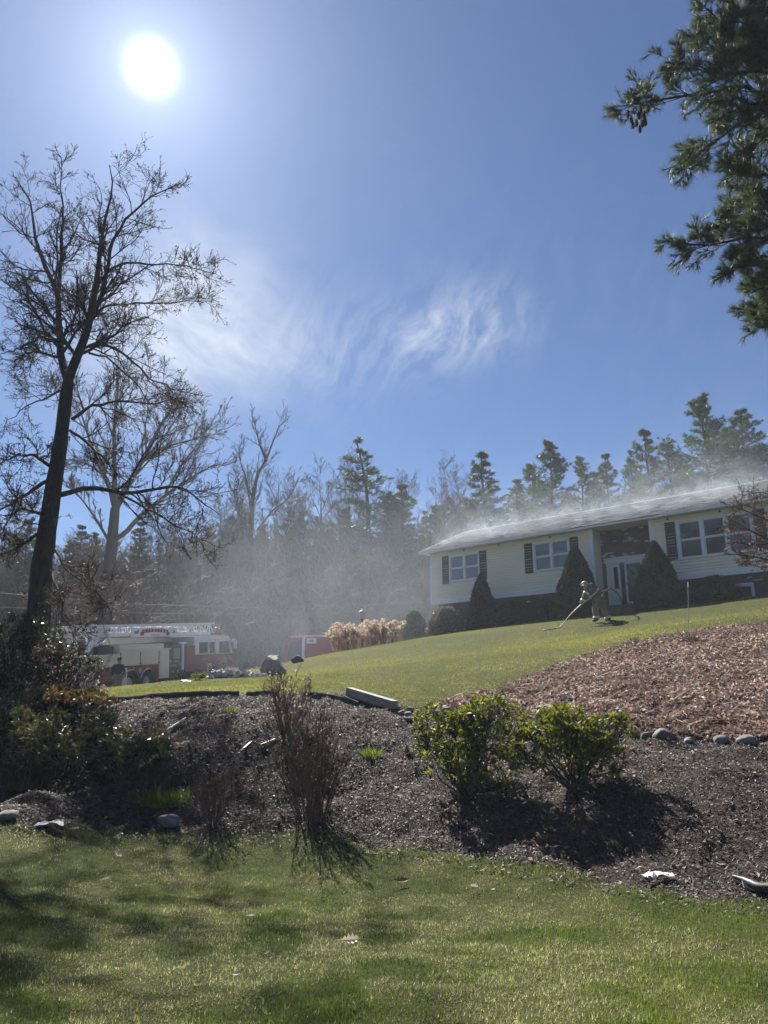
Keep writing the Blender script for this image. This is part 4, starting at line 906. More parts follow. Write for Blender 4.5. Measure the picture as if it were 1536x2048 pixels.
def tree_bank():
    TP = [(tree_thing('pine_tree', 'x', (0, 0, 0), pine_meshes(31, 20, 4.6, .12, .62)), 20), (tree_thing('pine_tree', 'x', (0, 0, 0), pine_meshes(32, 20, 4.0, .1, .85, .3, .12, .5)), 20),
          (tree_thing('pine_tree', 'x', (0, 0, 0), pine_meshes(33, 20, 4.6, .30, 1.2, -.6, .3, .6)), 20), (tree_thing('pine_tree', 'x', (0, 0, 0), pine_meshes(34, 20, 5.4, .10, .60, .1, .04, .35)), 20)]
    used = set(); TOPS = {}
    G = 'pines along the wood edge'
    def put(k, px, top, d, rot, label, wide=1.0, bank=TP, group=G):
        t, h = bank[k]; h = TOPS.get(t.name) or TOPS.setdefault(t.name, max(v.co.z for c in t.children for v in c.data.vertices)); p = gz(at(px, 1200, d)); zt = at(px, top, d)[2]; s = (zt - p[2] + .3) / h; p[2] -= .3; wide *= 1.25 if bank is TP else 1.0
        key = (id(bank), k)
        if key not in used: used.add(key); t.location = tuple(p); t.rotation_euler[2] = rot; t.scale = (s * wide, s * wide, s); t['label'] = label; t['group'] = group
        else: dup(t, p, rot, (s * wide, s * wide, s), label, group)
    # skyline from the right
    for a in [(3, 1440, 778, 54, .3, 'tallest full dark pine, behind the right wing of the roof', 1.05), (1, 1322, 848, 57, 1.2, 'slimmer tiered pine just left of the tallest pine', 1.2), (0, 1530, 806, 52, 2.2, 'dark pine cut by the right edge above the roof', 1.1),
              (1, 1245, 902, 62, 2.9, 'small narrow pine in the gap left of the tiered pine', .9), (0, 1180, 908, 60, 4.0, 'short rounded pine right of the broad pine above the roof', .9), (3, 1112, 878, 58, 5.1, 'broad bushy pine above the middle of the roof', 1.0),
              (0, 1045, 955, 60, .7, 'low pine filling the gap left of the broad bushy pine', 1.0), (1, 985, 897, 57, 1.9, 'pine with smoke round its foot beside the bare oak above the roof', 1.35), (2, 757, 876, 63, .2, 'ragged lopsided pine with gaps between its boughs left of the house', 1.35),
              (0, 1390, 900, 66, 3.0, 'pine showing between the tiered pine and the tallest pine', 1.0), (3, 1480, 905, 64, .5, 'pine behind the right shoulder of the tallest pine', .9), (0, 1290, 960, 66, 1.4, 'low pine behind the tiered pine above the roof', 1.2), (3, 940, 990, 62, 2.4, 'pine low in the smoke behind the left gable', .9),
              (1, 820, 968, 60, 3.3, 'pine hung with smoke right of the ragged pine', 1.3), (3, 690, 1010, 64, .9, 'hazy pine behind the ragged pine to its left', .9), (0, 630, 1030, 66, 2.0, 'hazy pine behind the middle of the road trees', 1.0), (1, 575, 1035, 62, 4.4, 'hazy pine right of the crooked bare tree', 1.3),
              (3, 520, 1045, 68, 1.1, 'hazy pine behind the foot of the crooked bare tree', .9), (0, 455, 1030, 64, 5.5, 'hazy pine left of the crooked bare tree', 1.1), (1, 400, 1050, 66, .4, 'pine above the ladder truck cab', 1.3), (3, 345, 1070, 70, 2.6, 'pine above the sign on the ladder', .8),
              (1, 283, 1042, 62, 3.6, 'pointed pine right of the pale forked trunk', 1.25), (0, 180, 1062, 66, 4.7, 'pine between the big dark trunk and the pale forked trunk', 1.0), (1, 140, 1045, 64, .8, 'pointed pine just right of the big dark trunk', 1.2), (3, 40, 1030, 60, 1.7, 'pine at the left edge behind the big dark trunk', .9), (0, -40, 1020, 62, 2.2, 'pine partly outside the left edge of the picture', 1.0),
              (3, 870, 1010, 66, 5.2, 'pine behind the bare oak near the left gable', .9), (0, 1150, 985, 68, 1.0, 'distant pine behind the roof ridge centre', 1.2), (3, 1560, 880, 60, 3.9, 'pine mostly outside the right edge of the picture', 1.0), (3, 1365, 872, 63, .9, 'broad pine filling in right of the tiered pine', 1.1), (0, 1500, 842, 61, 2.6, 'full pine between the tallest pine and the edge of the picture', 1.2), (3, 1215, 938, 65, 3.6, 'low broad pine behind the small narrow pine', 1.1), (0, 1075, 925, 65, 4.6, 'pine showing left behind the broad bushy pine', 1.1), (3, 1280, 912, 64, 5.4, 'broad low pine left behind the tiered pine', 1.0), (0, 1420, 940, 70, 2.0, 'distant pine low behind the tallest pine', 1.3)]: put(*a[:6], a[6])
    rg0 = np.random.default_rng(77)
    for i in range(30):
        px = -60 + i * 36 + rg0.uniform(-12, 12); d = rg0.uniform(62, 78); put((0, 1, 3)[i % 3], px, rg0.uniform(1060, 1110) - (40 if px > 430 else 0) - (40 if px > 760 else 0), d, rg0.random() * 6, 'hazy pine deep in the wood behind the road', rg0.uniform(.9, 1.3), TP, 'pines deep in the wood')
    # bare trees
    def tw(z, x): return np.array([(a, b, c) for a, b, c in zip(x, np.zeros(len(x)), z)])
    TB = [(tree_thing('bare_tree', 'x', (0, 0, 0), bare_tree_mesh(41, 18, tw([0, 4, 8, 12, 18], [0, .2, -.2, .3, .2]), 11, .50, fork=.30)), 18),
          (tree_thing('bare_tree', 'x', (0, 0, 0), bare_tree_mesh(42, 18, tw([0, 3, 7, 11, 18], [0, -.2, .3, .8, 1.4]), 9, .62, fork=.38)), 18),
          (tree_thing('bare_tree', 'x', (0, 0, 0), bare_tree_mesh(43, 18, tw([0, 5, 9, 13, 18], [0, .3, .1, -.6, -.9]), 13, .42, fork=.25)), 18)]
    G2 = 'bare trees along the wood edge'
    for a in [(0, 888, 893, 56, .5, 'round crowned bare oak against the sky left of the roof', 1.15), (1, 640, 900, 56, 1.7, 'bare tree with spreading fan of twigs in the middle of the skyline', 1.2), (0, 700, 890, 60, 3.0, 'bare tree close behind the ragged pine', 1.0), (2, 590, 930, 58, .9, 'slender bare tree right of the crooked one', 1.3),
              (2, 460, 925, 60, 2.2, 'bare tree between the pale forked tree and the crooked tree', 1.2), (1, 820, 930, 60, 4.0, 'small bare tree between ragged pine and round bare oak', 1.1), (0, 545, 985, 54, 5.0, 'bare tree standing in smoke below the crooked tree', 1.1), (2, 390, 1000, 56, 3.7, 'bare tree behind the ladder tip', 1.3),
              (2, 350, 960, 55, 5.6, 'slender bare tree behind the tip of the ladder', 1.4), (1, 545, 945, 56, .4, 'forked bare tree just right of the bent tree top', 1.3), (2, 720, 930, 57, 1.4, 'fine twigged bare tree behind the ragged pine trunk', 1.4), (0, 610, 965, 54, 2.4, 'round bare tree above the fire engine', 1.2), (1, 200, 1040, 53, 3.4, 'bare tree between the dark trunk and the pale trunk', 1.3), (0, 480, 960, 57, 4.4, 'fine bare tree behind the guy cable', 1.3), (1, 760, 985, 53, .6, 'bare tree in the smoke left of the house gable', 1.2), (2, 505, 1000, 52, 1.6, 'slim bare tree beside the foot of the crooked tree', 1.3), (0, 665, 985, 53, 2.6, 'round bare tree low in the middle of the wood edge', 1.2), (2, 430, 985, 53, 3.6, 'slim bare tree above the windshield of the ladder truck', 1.3), (1, 320, 1020, 53, 4.6, 'leaning bare tree above the sign on the ladder', 1.2), (1, 100, 1050, 52, .2, 'bare tree behind the rear of the ladder truck', 1.3), (0, 20, 1010, 50, 2.9, 'bare tree at the left edge behind the evergreen shrubs', 1.2), (2, 930, 925, 60, 1.0, 'thin bare tree right of the round bare oak', 1.1)]: put(a[0], a[1], a[2], a[3] + (8 if a[1] < 860 else 0), *a[4:6], a[6], TB, G2)
    # crooked tree
    rng = np.random.default_rng(51); D0 = 62; base = gz(at(497, 1250, D0)); base[2] -= .3; q = np.vstack([base, [at(x, y, D0 + .6 * i) for i, (x, y) in enumerate([(500, 1100), (503, 1040), (506, 986), (515, 947), (533, 920), (541, 895), (560, 850)])]]) - base
    T = thing('crooked_tree', 'tall crooked bare tree with bent top standing clear of the skyline', 'tree', base); tp = resample(q, 22); tr = np.linspace(.36, .04, 22); MB().tubes(tp, tr, 8).build('trunk', BARKD, T, True)
    ex = [resample(np.array([at(x, y, D0 + dd * i) for i, (x, y) in enumerate(pts)]) - base, 10) for pts, dd in (([(503, 1030), (494, 960), (482, 930), (478, 900)], .8), ([(515, 1060), (545, 1020), (575, 1000), (595, 965)], -.8), ([(500, 1070), (475, 1020), (470, 990), (455, 960)], .6), ([(533, 922), (520, 890), (512, 860), (508, 842)], .8))]
    er = np.array([np.linspace(.12, .03, 10)] * 4); m = MB(); m.tubes(np.array(ex), er, 5)
    A, RA = sprout(np.concatenate([np.array(ex), resample(tp[11:], 10)[None]]), np.concatenate([er, np.linspace(.16, .035, 10)[None]]), 12, .40, .1, 1, .6, 7, rng, .12, .14, .5, .35, .4); B, RB = sprout(A, RA, 8, .5, .1, 1, .5, 5, rng, .1, .16, .6, .5, .4); C, RC = sprout(B, RB, 3, .5, .1, 1, .5, 4, rng, .08, .16, .8, .6, .4)
    m.tubes(A, np.maximum(RA, .02), 3, rng.random(len(A))); m.tubes(B, np.maximum(RB, .013), 3, rng.random(len(B))); m.tubes(C, np.maximum(RC, .010), 3, rng.random(len(C))); tag(m.build('crown', BARKT, T), kind='stuff')
    # brush and saplings at the foot of the wood
    def sapling(seed, h, mat_):
        rg = np.random.default_rng(seed); n = 9; p0 = np.c_[rg.normal(size=(n, 2)) * .35, np.zeros(n)]; d = np.c_[rg.normal(size=(n, 2)) * .28, np.ones(n)]
        A = path(p0, d, rg.uniform(.6, 1, n) * h, 9, rg, .09, .03); RA = rg.uniform(.02, .05, n)[:, None] * np.linspace(1, .3, 9)
        B, RB = sprout(A, RA, 16, .38, .15, 1, .6, 6, rg, .05, .15, .55, .4, .4); C, RC = sprout(B, RB, 7, .5, .1, 1, .6, 4, rg, .03, .18, .7, .6, .3)
        m1 = MB(); m1.tubes(A, RA, 4); m2 = MB(); m2.tubes(B, np.maximum(RB, .011), 3, rg.random(len(B))); m2.tubes(C, np.maximum(RC, .009), 3, rg.random(len(C))); return m1, m2, BARKG, mat_
    TS = [(tree_thing('sapling_clump', 'x', (0, 0, 0), sapling(61, 6, BARKT), cat='sapling'), 6), (tree_thing('sapling_clump', 'x', (0, 0, 0), sapling(62, 6, BARKR), cat='sapling'), 6), (tree_thing('sapling_clump', 'x', (0, 0, 0), sapling(63, 6, surf('tan_twig_bark', (.19, .14, .10), (.27, .20, .15), rough=.8, scale=5, tintmix=.6)), cat='sapling'), 6)]
    rg = np.random.default_rng(66); G3 = 'bare saplings along the wood edge'
    for i in range(34):
        px = -30 + i * 27.5 + rg.uniform(-8, 8); d = rg.uniform(49.5, 57); top = rg.uniform(1085, 1175); k = i % 3
        put(k, px, top, d, rg.random() * 6, 'twiggy bare sapling clump in the brush at the foot of the wood', 1.25, TS, G3)
    for i in range(26):
        px = 60 + i * 33 + rg.uniform(-10, 10); put((2, 0, 2, 1)[i % 4], px, rg.uniform(1030, 1110), rg.uniform(57, 63), rg.random() * 6, 'tall twiggy bare sapling clump deeper in the wood', 1.1, TS, 'bare saplings deeper in the wood')
    for px, top, d, k, lab in ((150, 1150, 45.5, 1, 'reddish twiggy bush behind the boom of the ladder truck'), (245, 1150, 46.5, 1, 'pinkish twiggy bush beside the pale forked trunk'), (410, 1190, 49, 2, 'tan twiggy bush above the ladder truck cab'), (590, 1190, 49, 2, 'tan twiggy bush behind the fire engine'), (470, 1200, 50, 0, 'brown twiggy bush between the two fire trucks')):
        put(k, px, top, d, px, lab, 1.5, TS, 'twiggy bushes behind the trucks')
tree_bank()

# ---- the pine whose boughs hang in from the upper right
def near_pine():
    rng = np.random.default_rng(71); base = gz(np.array([10.3, 12.6, 0])); base[2] -= .2
    T = thing('white_pine', 'near pine with long needled boughs hanging in at the upper right', 'pine', base); rel = lambda q: q - base
    tp = np.array([base + [0.15 * math.sin(z * .4), .1 * math.sin(z * .3), z] for z in np.linspace(0, 18, 20)])
    MB().tubes(rel(tp), np.linspace(.36, .10, 20), 12).build('trunk', BARKD, T, True)
    tk = lambda z: base + [0.15 * math.sin((z - base[2]) * .4), .1 * math.sin((z - base[2]) * .3), z - base[2]]
    D = 11.0
    boughs = [([(1490, 165), (1400, 190), (1340, 195), (1290, 205), (1245, 212)], .045, 10.4, 2.0), ([(1530, 185), (1500, 225), (1450, 270), (1400, 305), (1365, 335)], .05, 10.0, 1.8), ([(1530, 90), (1470, 80), (1420, 20), (1395, 5)], .03, 11.6, 1.8), ([(1530, 120), (1460, 110), (1415, 90), (1390, 72)], .03, 11.4, 1.9),
              ([(1540, 470), (1480, 476), (1430, 492), (1385, 490), (1340, 482)], .04, 7.9, 2.1), ([(1545, 430), (1490, 428), (1450, 438), (1430, 440)], .03, 8.5, 1.3), ([(1560, 340), (1510, 355), (1480, 350), (1460, 348)], .03, 9.0, 1.4), ([(1560, 500), (1520, 540), (1490, 520), (1470, 530)], .03, 7.4, 1.2),
              ([(1580, 600), (1545, 625), (1520, 628), (1500, 625)], .025, 6.6, 1.2), ([(1590, 640), (1550, 640), (1525, 640)], .02, 6.4, .9), ([(1560, 30), (1500, 50), (1450, 40), (1420, 60)], .03, 12.0, 1.5), ([(1560, 150), (1500, 140), (1440, 150), (1395, 130), (1330, 125)], .035, 11.0, 1.9), ([(1560, 250), (1520, 280), (1500, 310), (1470, 330)], .03, 9.4, 1.3), ([(1560, 60), (1530, 20), (1480, -20), (1440, -60)], .03, 12.4, 1.5),
              ([(1570, 540), (1545, 560), (1530, 580)], .02, 7.0, 1.0), ([(1560, 200), (1510, 205), (1460, 225), (1420, 240)], .03, 10.0, 1.5), ([(1590, 420), (1540, 400), (1510, 395)], .02, 8.6, 1.2), ([(1570, 80), (1540, 110), (1500, 120)], .03, 11.4, 1.2), ([(1580, 110), (1550, 60), (1510, 70)], .03, 11.6, 1.2), ([(1570, 20), (1520, 10), (1480, 25)], .03, 12.2, 1.2)]
    LB = []; RBs = []; dens = []
    for i, (pts, r, zt, dn) in enumerate(boughs):
        p = [at(x, y, D + rng.uniform(-.7, .7) - .25 * j) for j, (x, y) in enumerate(pts)]; st = tk(zt + .3)
        q = resample(np.vstack([st, p]), 16); LB.append(q); RBs.append(np.linspace(r * 1.3, .008, 16)); MB().tubes(rel(q), RBs[-1], 6).build('bough', BARKD, T, True); dens.append(dn)
    LB = np.array(LB); RBs = np.array(RBs)
    A, RA = sprout(LB, RBs, 50, .10, .50, 1.0, .70, 6, rng, .05, .10, .5, .4, .60, flat=.2); B, RB = sprout(A, RA, 5, .50, .15, 1, .70, 4, rng, .06, .12, .6, .5, .3)
    m = MB(); m.tubes(rel(A), np.maximum(RA, .005), 4); m.tubes(rel(B[:, ::3]), np.maximum(RB[:, ::3], .0035), 3); tag(m.build('shoots', BARKD, T), kind='stuff')
    c = np.concatenate([B[:, -1], B[:, 2], A[:, -1], A[:, 4], A[:, 3]]); t = unit(np.concatenate([B[:, -1] - B[:, -2], B[:, 2] - B[:, 1], A[:, -1] - A[:, -2], A[:, 4] - A[:, 3], A[:, 3] - A[:, 2]])); n = len(c); k = 20
    dd = unit(t[:, None] * .80 + np.array([0, 0, .06]) + rng.normal(size=(n, k, 3)) * .40); Ln = rng.uniform(.09, .14, (n, k, 1)); s = unit(np.cross(dd, rng.normal(size=(n, k, 3)))) * .0030; p0 = c[:, None] + t[:, None] * rng.uniform(-.025, .015, (n, k, 1))
    tip = p0 + dd * Ln + np.array([0, 0, -.012]); v = np.stack([p0 - s, p0 + s, tip], 2).reshape(-1, 3)
    m = MB(); m.add(rel(v), np.arange(len(v)).reshape(-1, 3), np.repeat(np.clip(rng.normal(.5, .25, n), 0, 1), k * 3)); tag(m.build('needles', NEEDLEN, T), kind='stuff')
    CONE = surf('pine_cone_scale', (.05, .034, .024), (.085, .055, .04), rough=.8, scale=20)
    for x, y in ((1256, 222), (1262, 232), (1268, 215), (1272, 240), (1279, 252), (1284, 241), (1288, 228), (1277, 224), (1265, 244), (1296, 210), (1304, 190), (1290, 238), (1281, 214)):
        p = at(x, y, D - .95 + rng.uniform(-.12, .12)); m = MB(); m.lathe((0, 0, 0), [(.006, .015), (.014, 0), (.022, -.025), (.026, -.05), (.022, -.085), (.010, -.115), (.002, -.12)], 9)
        for j in range(34):
            a = j * 2.4; z = -.005 - j * .0031; r = .014 + .014 * math.sin(min(1, -z / .11) * PI); d_ = np.array([math.cos(a), math.sin(a), -.35]); e = np.array([-math.sin(a), math.cos(a), 0]); c_ = np.array([math.cos(a) * r * .7, math.sin(a) * r * .7, z])
            m.add([c_ - e * .007, c_ + e * .007, c_ + d_ * .016 + e * .004, c_ + d_ * .016 - e * .004], [(0, 1, 2, 3)])
        m.build('pine_cone', CONE, T, loc=rel(p))
near_pine()

# ---- shrubs
def twig_shrub(label, px, py, top, spread, stems, seed, matb=BARKT, name='bare_shrub', leafy=0.0, group=None, arch=.02, d=None, lv=(9, 4), rad0=.008, wander=.07):
    rng = np.random.default_rng(seed); b = gs(on(px, py)) if d is None else gs(at(px, py, d)); D = math.hypot(b[0], b[1]); h = at(px, top, D)[2] - b[2]; sp = spread * D / FPX / 2
    T = thing(name, label, 'shrub', b, 0, group); n = stems; a = rng.random(n) * 2 * PI; r = np.sqrt(rng.random(n))
    p0 = np.c_[np.cos(a) * r * sp * .28, np.sin(a) * r * sp * .28, np.full(n, -.03)]; d_ = np.c_[np.cos(a) * r * sp / h * .95, np.sin(a) * r * sp / h * .95, np.ones(n)]
    A = path(p0, d_, h * rng.uniform(.55, 1.06, n), 10, rng, wander, arch); RA = rng.uniform(.6, 1.2, n)[:, None] * rad0 * np.linspace(1, .3, 10)
    B, RB = sprout(A, RA, lv[0], .30, .25, 1, .42, 6, rng, .05, .10, .6, .4, .4); C, RC = sprout(B, RB, lv[1], .45, .2, 1, .45, 4, rng, .05, .12, .7, .6, .3)
    MB().tubes(A, RA, 4, rng.random(n)).build('stems', matb, T)['kind'] = 'stuff'
    m = MB(); m.tubes(B, np.maximum(RB, .0022), 3, rng.random(len(B))); m.tubes(C, np.maximum(RC, .0018), 3, rng.random(len(C))); tag(m.build('twigs', matb, T), kind='stuff')
    m = MB(); budspecks(C, rng, 2, .005, m); tag(m.build('buds', BUD, T), kind='stuff')
    if leafy:
        i = rng.random(len(C)) < leafy; c = C[i][:, -1]; m = MB(); leaves(m, c, rng.normal(size=c.shape) + [0, 0, -.5], .05, .03, rng); tag(m.build('dry_leaves', DRYL, T), kind='stuff')
    return T
twig_shrub('tall bare twiggy shrub standing in the mulch bed left of centre', 622, 1643, 1398, 185, 50, 81, lv=(8, 4), rad0=.0085, matb=BARKS)
twig_shrub('small bare twiggy shrub at the lawn edge, left of the tall one', 428, 1650, 1522, 95, 36, 82, lv=(6, 3), rad0=.006, matb=BARKS)
twig_shrub('bare leaf-tipped shrub on the bank top in front of the boulder', 578, 1455, 1336, 120, 42, 83, leafy=.22, lv=(7, 4), rad0=.007, matb=BARKR)
twig_shrub('wispy bare shrub by the dark evergreen bushes on the bank', 195, 1470, 1385, 130, 40, 84, leafy=.12, lv=(7, 3), rad0=.006)

for i_, (x_, y_, t_, w_, n_, l_) in enumerate([(30, 1440, 1235, 190, 46, 'dark twiggy bare bush tangled among the evergreens at the left edge'), (120, 1455, 1290, 150, 36, 'dark twiggy bare bush in front of the rear of the truck'), (75, 1560, 1440, 200, 40, 'twiggy brown bush among the rhododendrons on the left bank')]): twig_shrub(l_, x_, y_, t_, w_, n_, 141 + i_, leafy=.35, lv=(8, 5), rad0=.010, matb=BARKN, d=15.2 if i_ < 2 else None, wander=.12)
def leaf_shrub(label, px, py, w, top, seed, n_stem, leafm_, leafL=.10, leafW=.034, per=9, name='laurel_shrub', open_=.5, d=None, group=None, clusters=420, flat=1.0, low=.25):
    """evergreen shrub: forked stems ending in whorls of long leaves"""
    rng = np.random.default_rng(seed); b = gs(on(px, py)) if d is None else gs(at(px, py, d)); D = math.hypot(b[0], b[1]); h = at(px, top, D)[2] - b[2]; sp = w * D / FPX / 2
    T = thing(name, label, 'shrub', b, 0, group)
    # whorl centres on a lumpy dome shell, with holes
    nl = 13; lc = rng.normal(size=(nl, 3)); lc = unit(lc) * [[.78, .70, .52]] * rng.uniform(.5, 1.1, (nl, 1)); lr = rng.uniform(.20, .40, nl)
    ci = rng.integers(0, nl, clusters); u = unit(rng.normal(size=(clusters, 3)) + [0, 0, .25]) * rng.uniform(.55, 1, (clusters, 1)) ** .5
    c = lc[ci] + u * lr[ci][:, None]; c[:, 2] = low + (1 - low) * (c[:, 2] + .85) / 1.7; c = c[(c[:, 2] > .06) & (c[:, 2] < 1.05)]
    c = c * [[sp, sp * flat, h]]; n = len(c)
    # stems: from the base to groups of whorls
    k = min(n_stem, n); sel = rng.choice(n, k, False); S = []
    for j in sel:
        e = c[j]; q = np.array([[e[0] * .08, e[1] * .08, -.03], [e[0] * .35, e[1] * .35, e[2] * .35], [e[0] * .8, e[1] * .8, e[2] * .75], e * .98]); S.append(resample(q, 8) + np.r_[np.zeros((1, 3)), rng.normal(size=(6, 3)) * .025, np.zeros((1, 3))])
    S = np.array(S); MB().tubes(S, np.linspace(.014, .004, 8)[None] * rng.uniform(.6, 1.1, (k, 1)), 4).build('stems', BARKD, T)['kind'] = 'stuff'
    # twiglets to every whorl from the nearest stem
    mid = S[:, 5]; nn = np.argmin(((c[:, None] - mid[None]) ** 2).sum(-1), 1); tw_ = np.stack([mid[nn], (mid[nn] + c) / 2 + rng.normal(size=(n, 3)) * .02, c], 1); MB().tubes(tw_, np.full((n, 3), .0032), 3).build('twigs', BARKD, T)['kind'] = 'stuff'
    out = unit(c - np.array([0, 0, h * .25])); cc = np.repeat(c, per, 0); o = np.repeat(out, per, 0); dd = unit(rng.normal(size=(n * per, 3)) + o * .35 + [0, 0, .10]); tone = np.clip(np.repeat(rng.normal(.5, .22, n), per) + rng.normal(size=n * per) * .12, 0, 1)
    m = MB(); leaves(m, cc + rng.normal(size=cc.shape) * .012, dd, rng.uniform(.7, 1.2, n * per) * leafL, leafW, rng, .18, tone); tag(m.build('foliage', leafm_, T), kind='stuff')
    return T
leaf_shrub('green laurel shrub with open woody middle, the left one of the pair above the shadow', 930, 1592, 280, 1382, 91, 40, RHODO, .080, .026, 8, clusters=620, low=.0)
leaf_shrub('fuller green laurel shrub on a short stem, the right one of the pair', 1148, 1572, 245, 1380, 92, 40, RHODO, .080, .026, 8, clusters=600, low=.05)
leaf_shrub('dark glossy rhododendron on the left bank, right one of the three', 240, 1570, 170, 1440, 93, 30, RHODD, .10, .034, 8, 'rhododendron', clusters=320, low=.05)
leaf_shrub('dark glossy rhododendron on the left bank, middle one of the three', 130, 1560, 200, 1415, 94, 30, RHODD, .10, .034, 8, 'rhododendron', clusters=320, low=.05)
leaf_shrub('dark glossy rhododendron at the left edge of the bank', 15, 1555, 210, 1400, 95, 30, RHODD, .10, .034, 8, 'rhododendron', clusters=320, low=.05)
leaf_shrub('bushy glinting evergreen shrub at the left edge in front of the dark trunk', 20, 1420, 190, 1215, 96, 40, RHODD, .085, .035, 9, 'evergreen_shrub', d=15.6, clusters=520, low=.02)
leaf_shrub('bushy glinting evergreen shrub between the dark trunk and the rear of the truck', 108, 1425, 150, 1262, 97, 40, RHODD, .085, .035, 9, 'evergreen_shrub', d=16.4, clusters=430, low=.02)
leaf_shrub('low brown-leaved shrub under the glinting evergreens at the bank top', 120, 1450, 240, 1372, 98, 30, leafm('bronze_leaf', [(0, (.05, .035, .02)), (.5, (.11, .085, .04)), (1, (.22, .17, .09))], .35, .4, .5, (1.3, 1.1, .6)), .08, .03, 9, 'bronze_shrub', d=14.6, clusters=520, low=.0)

def grassy(label, px, py, w, top, n, m_, seed, name, cat='plant', d=None, lean=.35, width=.006, heads=None):
    rng = np.random.default_rng(seed); b = gs(on(px, py)) if d is None else gs(at(px, py, d)); D = math.hypot(b[0], b[1]); h = at(px, top, D)[2] - b[2]; sp = w * D / FPX / 2
    T = thing(name, label, cat, b); a = rng.random(n) * 2 * PI; r = np.sqrt(rng.random(n)); p0 = np.c_[np.cos(a) * r * sp * .8, np.sin(a) * r * sp * .5, np.full(n, -.02)]
    P = path(p0, np.c_[rng.normal(size=(n, 2)) * lean, np.ones(n)], h * rng.uniform(.55, 1.05, n), 5, rng, .10, -.02); W_ = unit(np.cross(P[:, -1] - P[:, 0], rng.normal(size=(n, 3))))[:, None] * width * np.array([1, 1, .9, .7, .15])[None, :, None]
    v = np.stack([P - W_, P + W_], 2).reshape(-1, 3); i = np.arange(n)[:, None] * 10; f = np.concatenate([i + [2 * j, 2 * j + 1, 2 * j + 3, 2 * j + 2] for j in range(4)])
    m = MB(); m.add(v, f, np.repeat(rng.random(n), 10)); tag(m.build('blades', m_, T), kind='stuff')
    if heads:
        sel = rng.choice(n, heads[0], False); FL = leafm('faded_petal', [(0, (.46, .37, .31)), (.5, (.62, .53, .46)), (1, (.78, .72, .64))], .35, .8, .2, (1.1, 1.0, .9))
        for j in sel:
            c = P[j, -1]; q = MB(); k = 26; dd = unit(rng.normal(size=(k, 3))); leaves(q, dd * heads[1] * .45, dd + rng.normal(size=(k, 3)) * .6, heads[1] * .75, heads[1] * .6, rng); q.build('flower_head', FL, T, loc=c)
    return T
STRAW = leafm('straw', [(0, (.13, .095, .075)), (.5, (.23, .17, .135)), (1, (.36, .28, .22))], .4, .6, .3, (1.1, 1, .8))
GREENB = leafm('fresh_blade', [(0, (.055, .09, .012)), (.5, (.11, .16, .02)), (1, (.20, .24, .035))], .5, .4, .4, (1.3, 1.3, .4))
BROWNB = leafm('brown_blade', [(0, (.05, .028, .018)), (.5, (.10, .06, .04)), (1, (.17, .11, .07))], .3, .6, .3, (1.1, .9, .8))
grassy('fresh green grass tuft alone in the middle of the mulch', 742, 1513, 42, 1487, 120, GREENB, 101, 'grass_tuft', lean=.5, width=.004)
grassy('wide bright green tuft in the mulch above the rounded rock', 330, 1603, 105, 1565, 420, GREENB, 102, 'grass_tuft', lean=.5, width=.004)
grassy('small olive green tuft below the black edging strip', 460, 1425, 40, 1408, 90, GREENB, 107, 'grass_tuft', lean=.5, width=.004)
grassy('reddish brown dry grass clump at the left edge of the bank', 50, 1575, 120, 1470, 500, BROWNB, 103, 'dry_grass_clump', lean=.3, width=.003)
grassy('dried hydrangea with pale flower heads on the lawn crest, left half', 697, 1303, 80, 1250, 130, STRAW, 104, 'dried_hydrangea', 'shrub', 34.6, .22, .012, (75, .13))
grassy('dried hydrangea with pale flower heads beside the dark green bush, right half', 764, 1296, 92, 1244, 150, STRAW, 105, 'dried_hydrangea', 'shrub', 35.6, .2, .012, (80, .13))
grassy('pair of dried flower stalks with dark heads by the rear of the truck', 178, 1420, 90, 1362, 14, BROWNB, 106, 'dried_flower_stalks', 'plant', 14.8, .15, .006, (7, .055))

def conifer_shrub(label, t, y, w, z0, z1, seed, round_=.85, m_=YEW, name='conical_yew', n=7000):
    """clipped evergreen on the house front: a dense mass of small sprays over a dark core"""
    rng = np.random.default_rng(seed); b = hl(t, y, 0); b = gz(b); h = HZ + z1 - b[2]
    T = thing(name, label, 'shrub', b, HYAW); prof = lambda u: np.clip((1 - u ** 1.35), 0, 1) ** round_ * (.86 + .14 * np.sin(np.minimum(u * 6, 1.57)))
    m = MB(); us = np.linspace(0, .97, 14); m.lathe((0, 0, -.1), [(w / 2 * float(prof(u)) * .86, u * h * .97 + .1) for u in us], 18)
    V = m.V[0]; V[:, :2] *= 1 + (fbm(V[:, 0] * 4 + 7, V[:, 2] * 3 + V[:, 1] * 4, seed)[:, None] - .5) * .3; m.build('inner_branches', BARKD, T)
    u = rng.random(n) ** 1.25; a = rng.random(n) * 2 * PI; lump = 1 + (fbm(np.cos(a) * 3 + 9 + seed, u * h * 2.2 + np.sin(a) * 3, seed, 3) - .5) * .62
    r = w / 2 * prof(u) * lump * rng.uniform(.86, 1.03, n); c = np.c_[np.cos(a) * r, np.sin(a) * r, u * h * .99]; o = np.c_[np.cos(a), np.sin(a), np.full(n, .55)]
    m = MB(); leaves(m, c, unit(o) + rng.normal(size=(n, 3)) * .45, rng.uniform(.08, .15, n), .05, rng, .3, np.clip(rng.normal(.4, .22, n), 0, 1)); tag(m.build('foliage', m_, T), kind='stuff'); return T
conifer_shrub('small conical yew under the left window', 3.93, -1.1, 1.6, -.5, 2.92, 111)
conifer_shrub('large conical yew left of the front door', 9.14, -1.3, 2.1, 0, 3.62, 112, n=11000)
conifer_shrub('large conical yew right of the front door', 12.77, -1.3, 2.0, 0, 3.30, 113, n=11000)
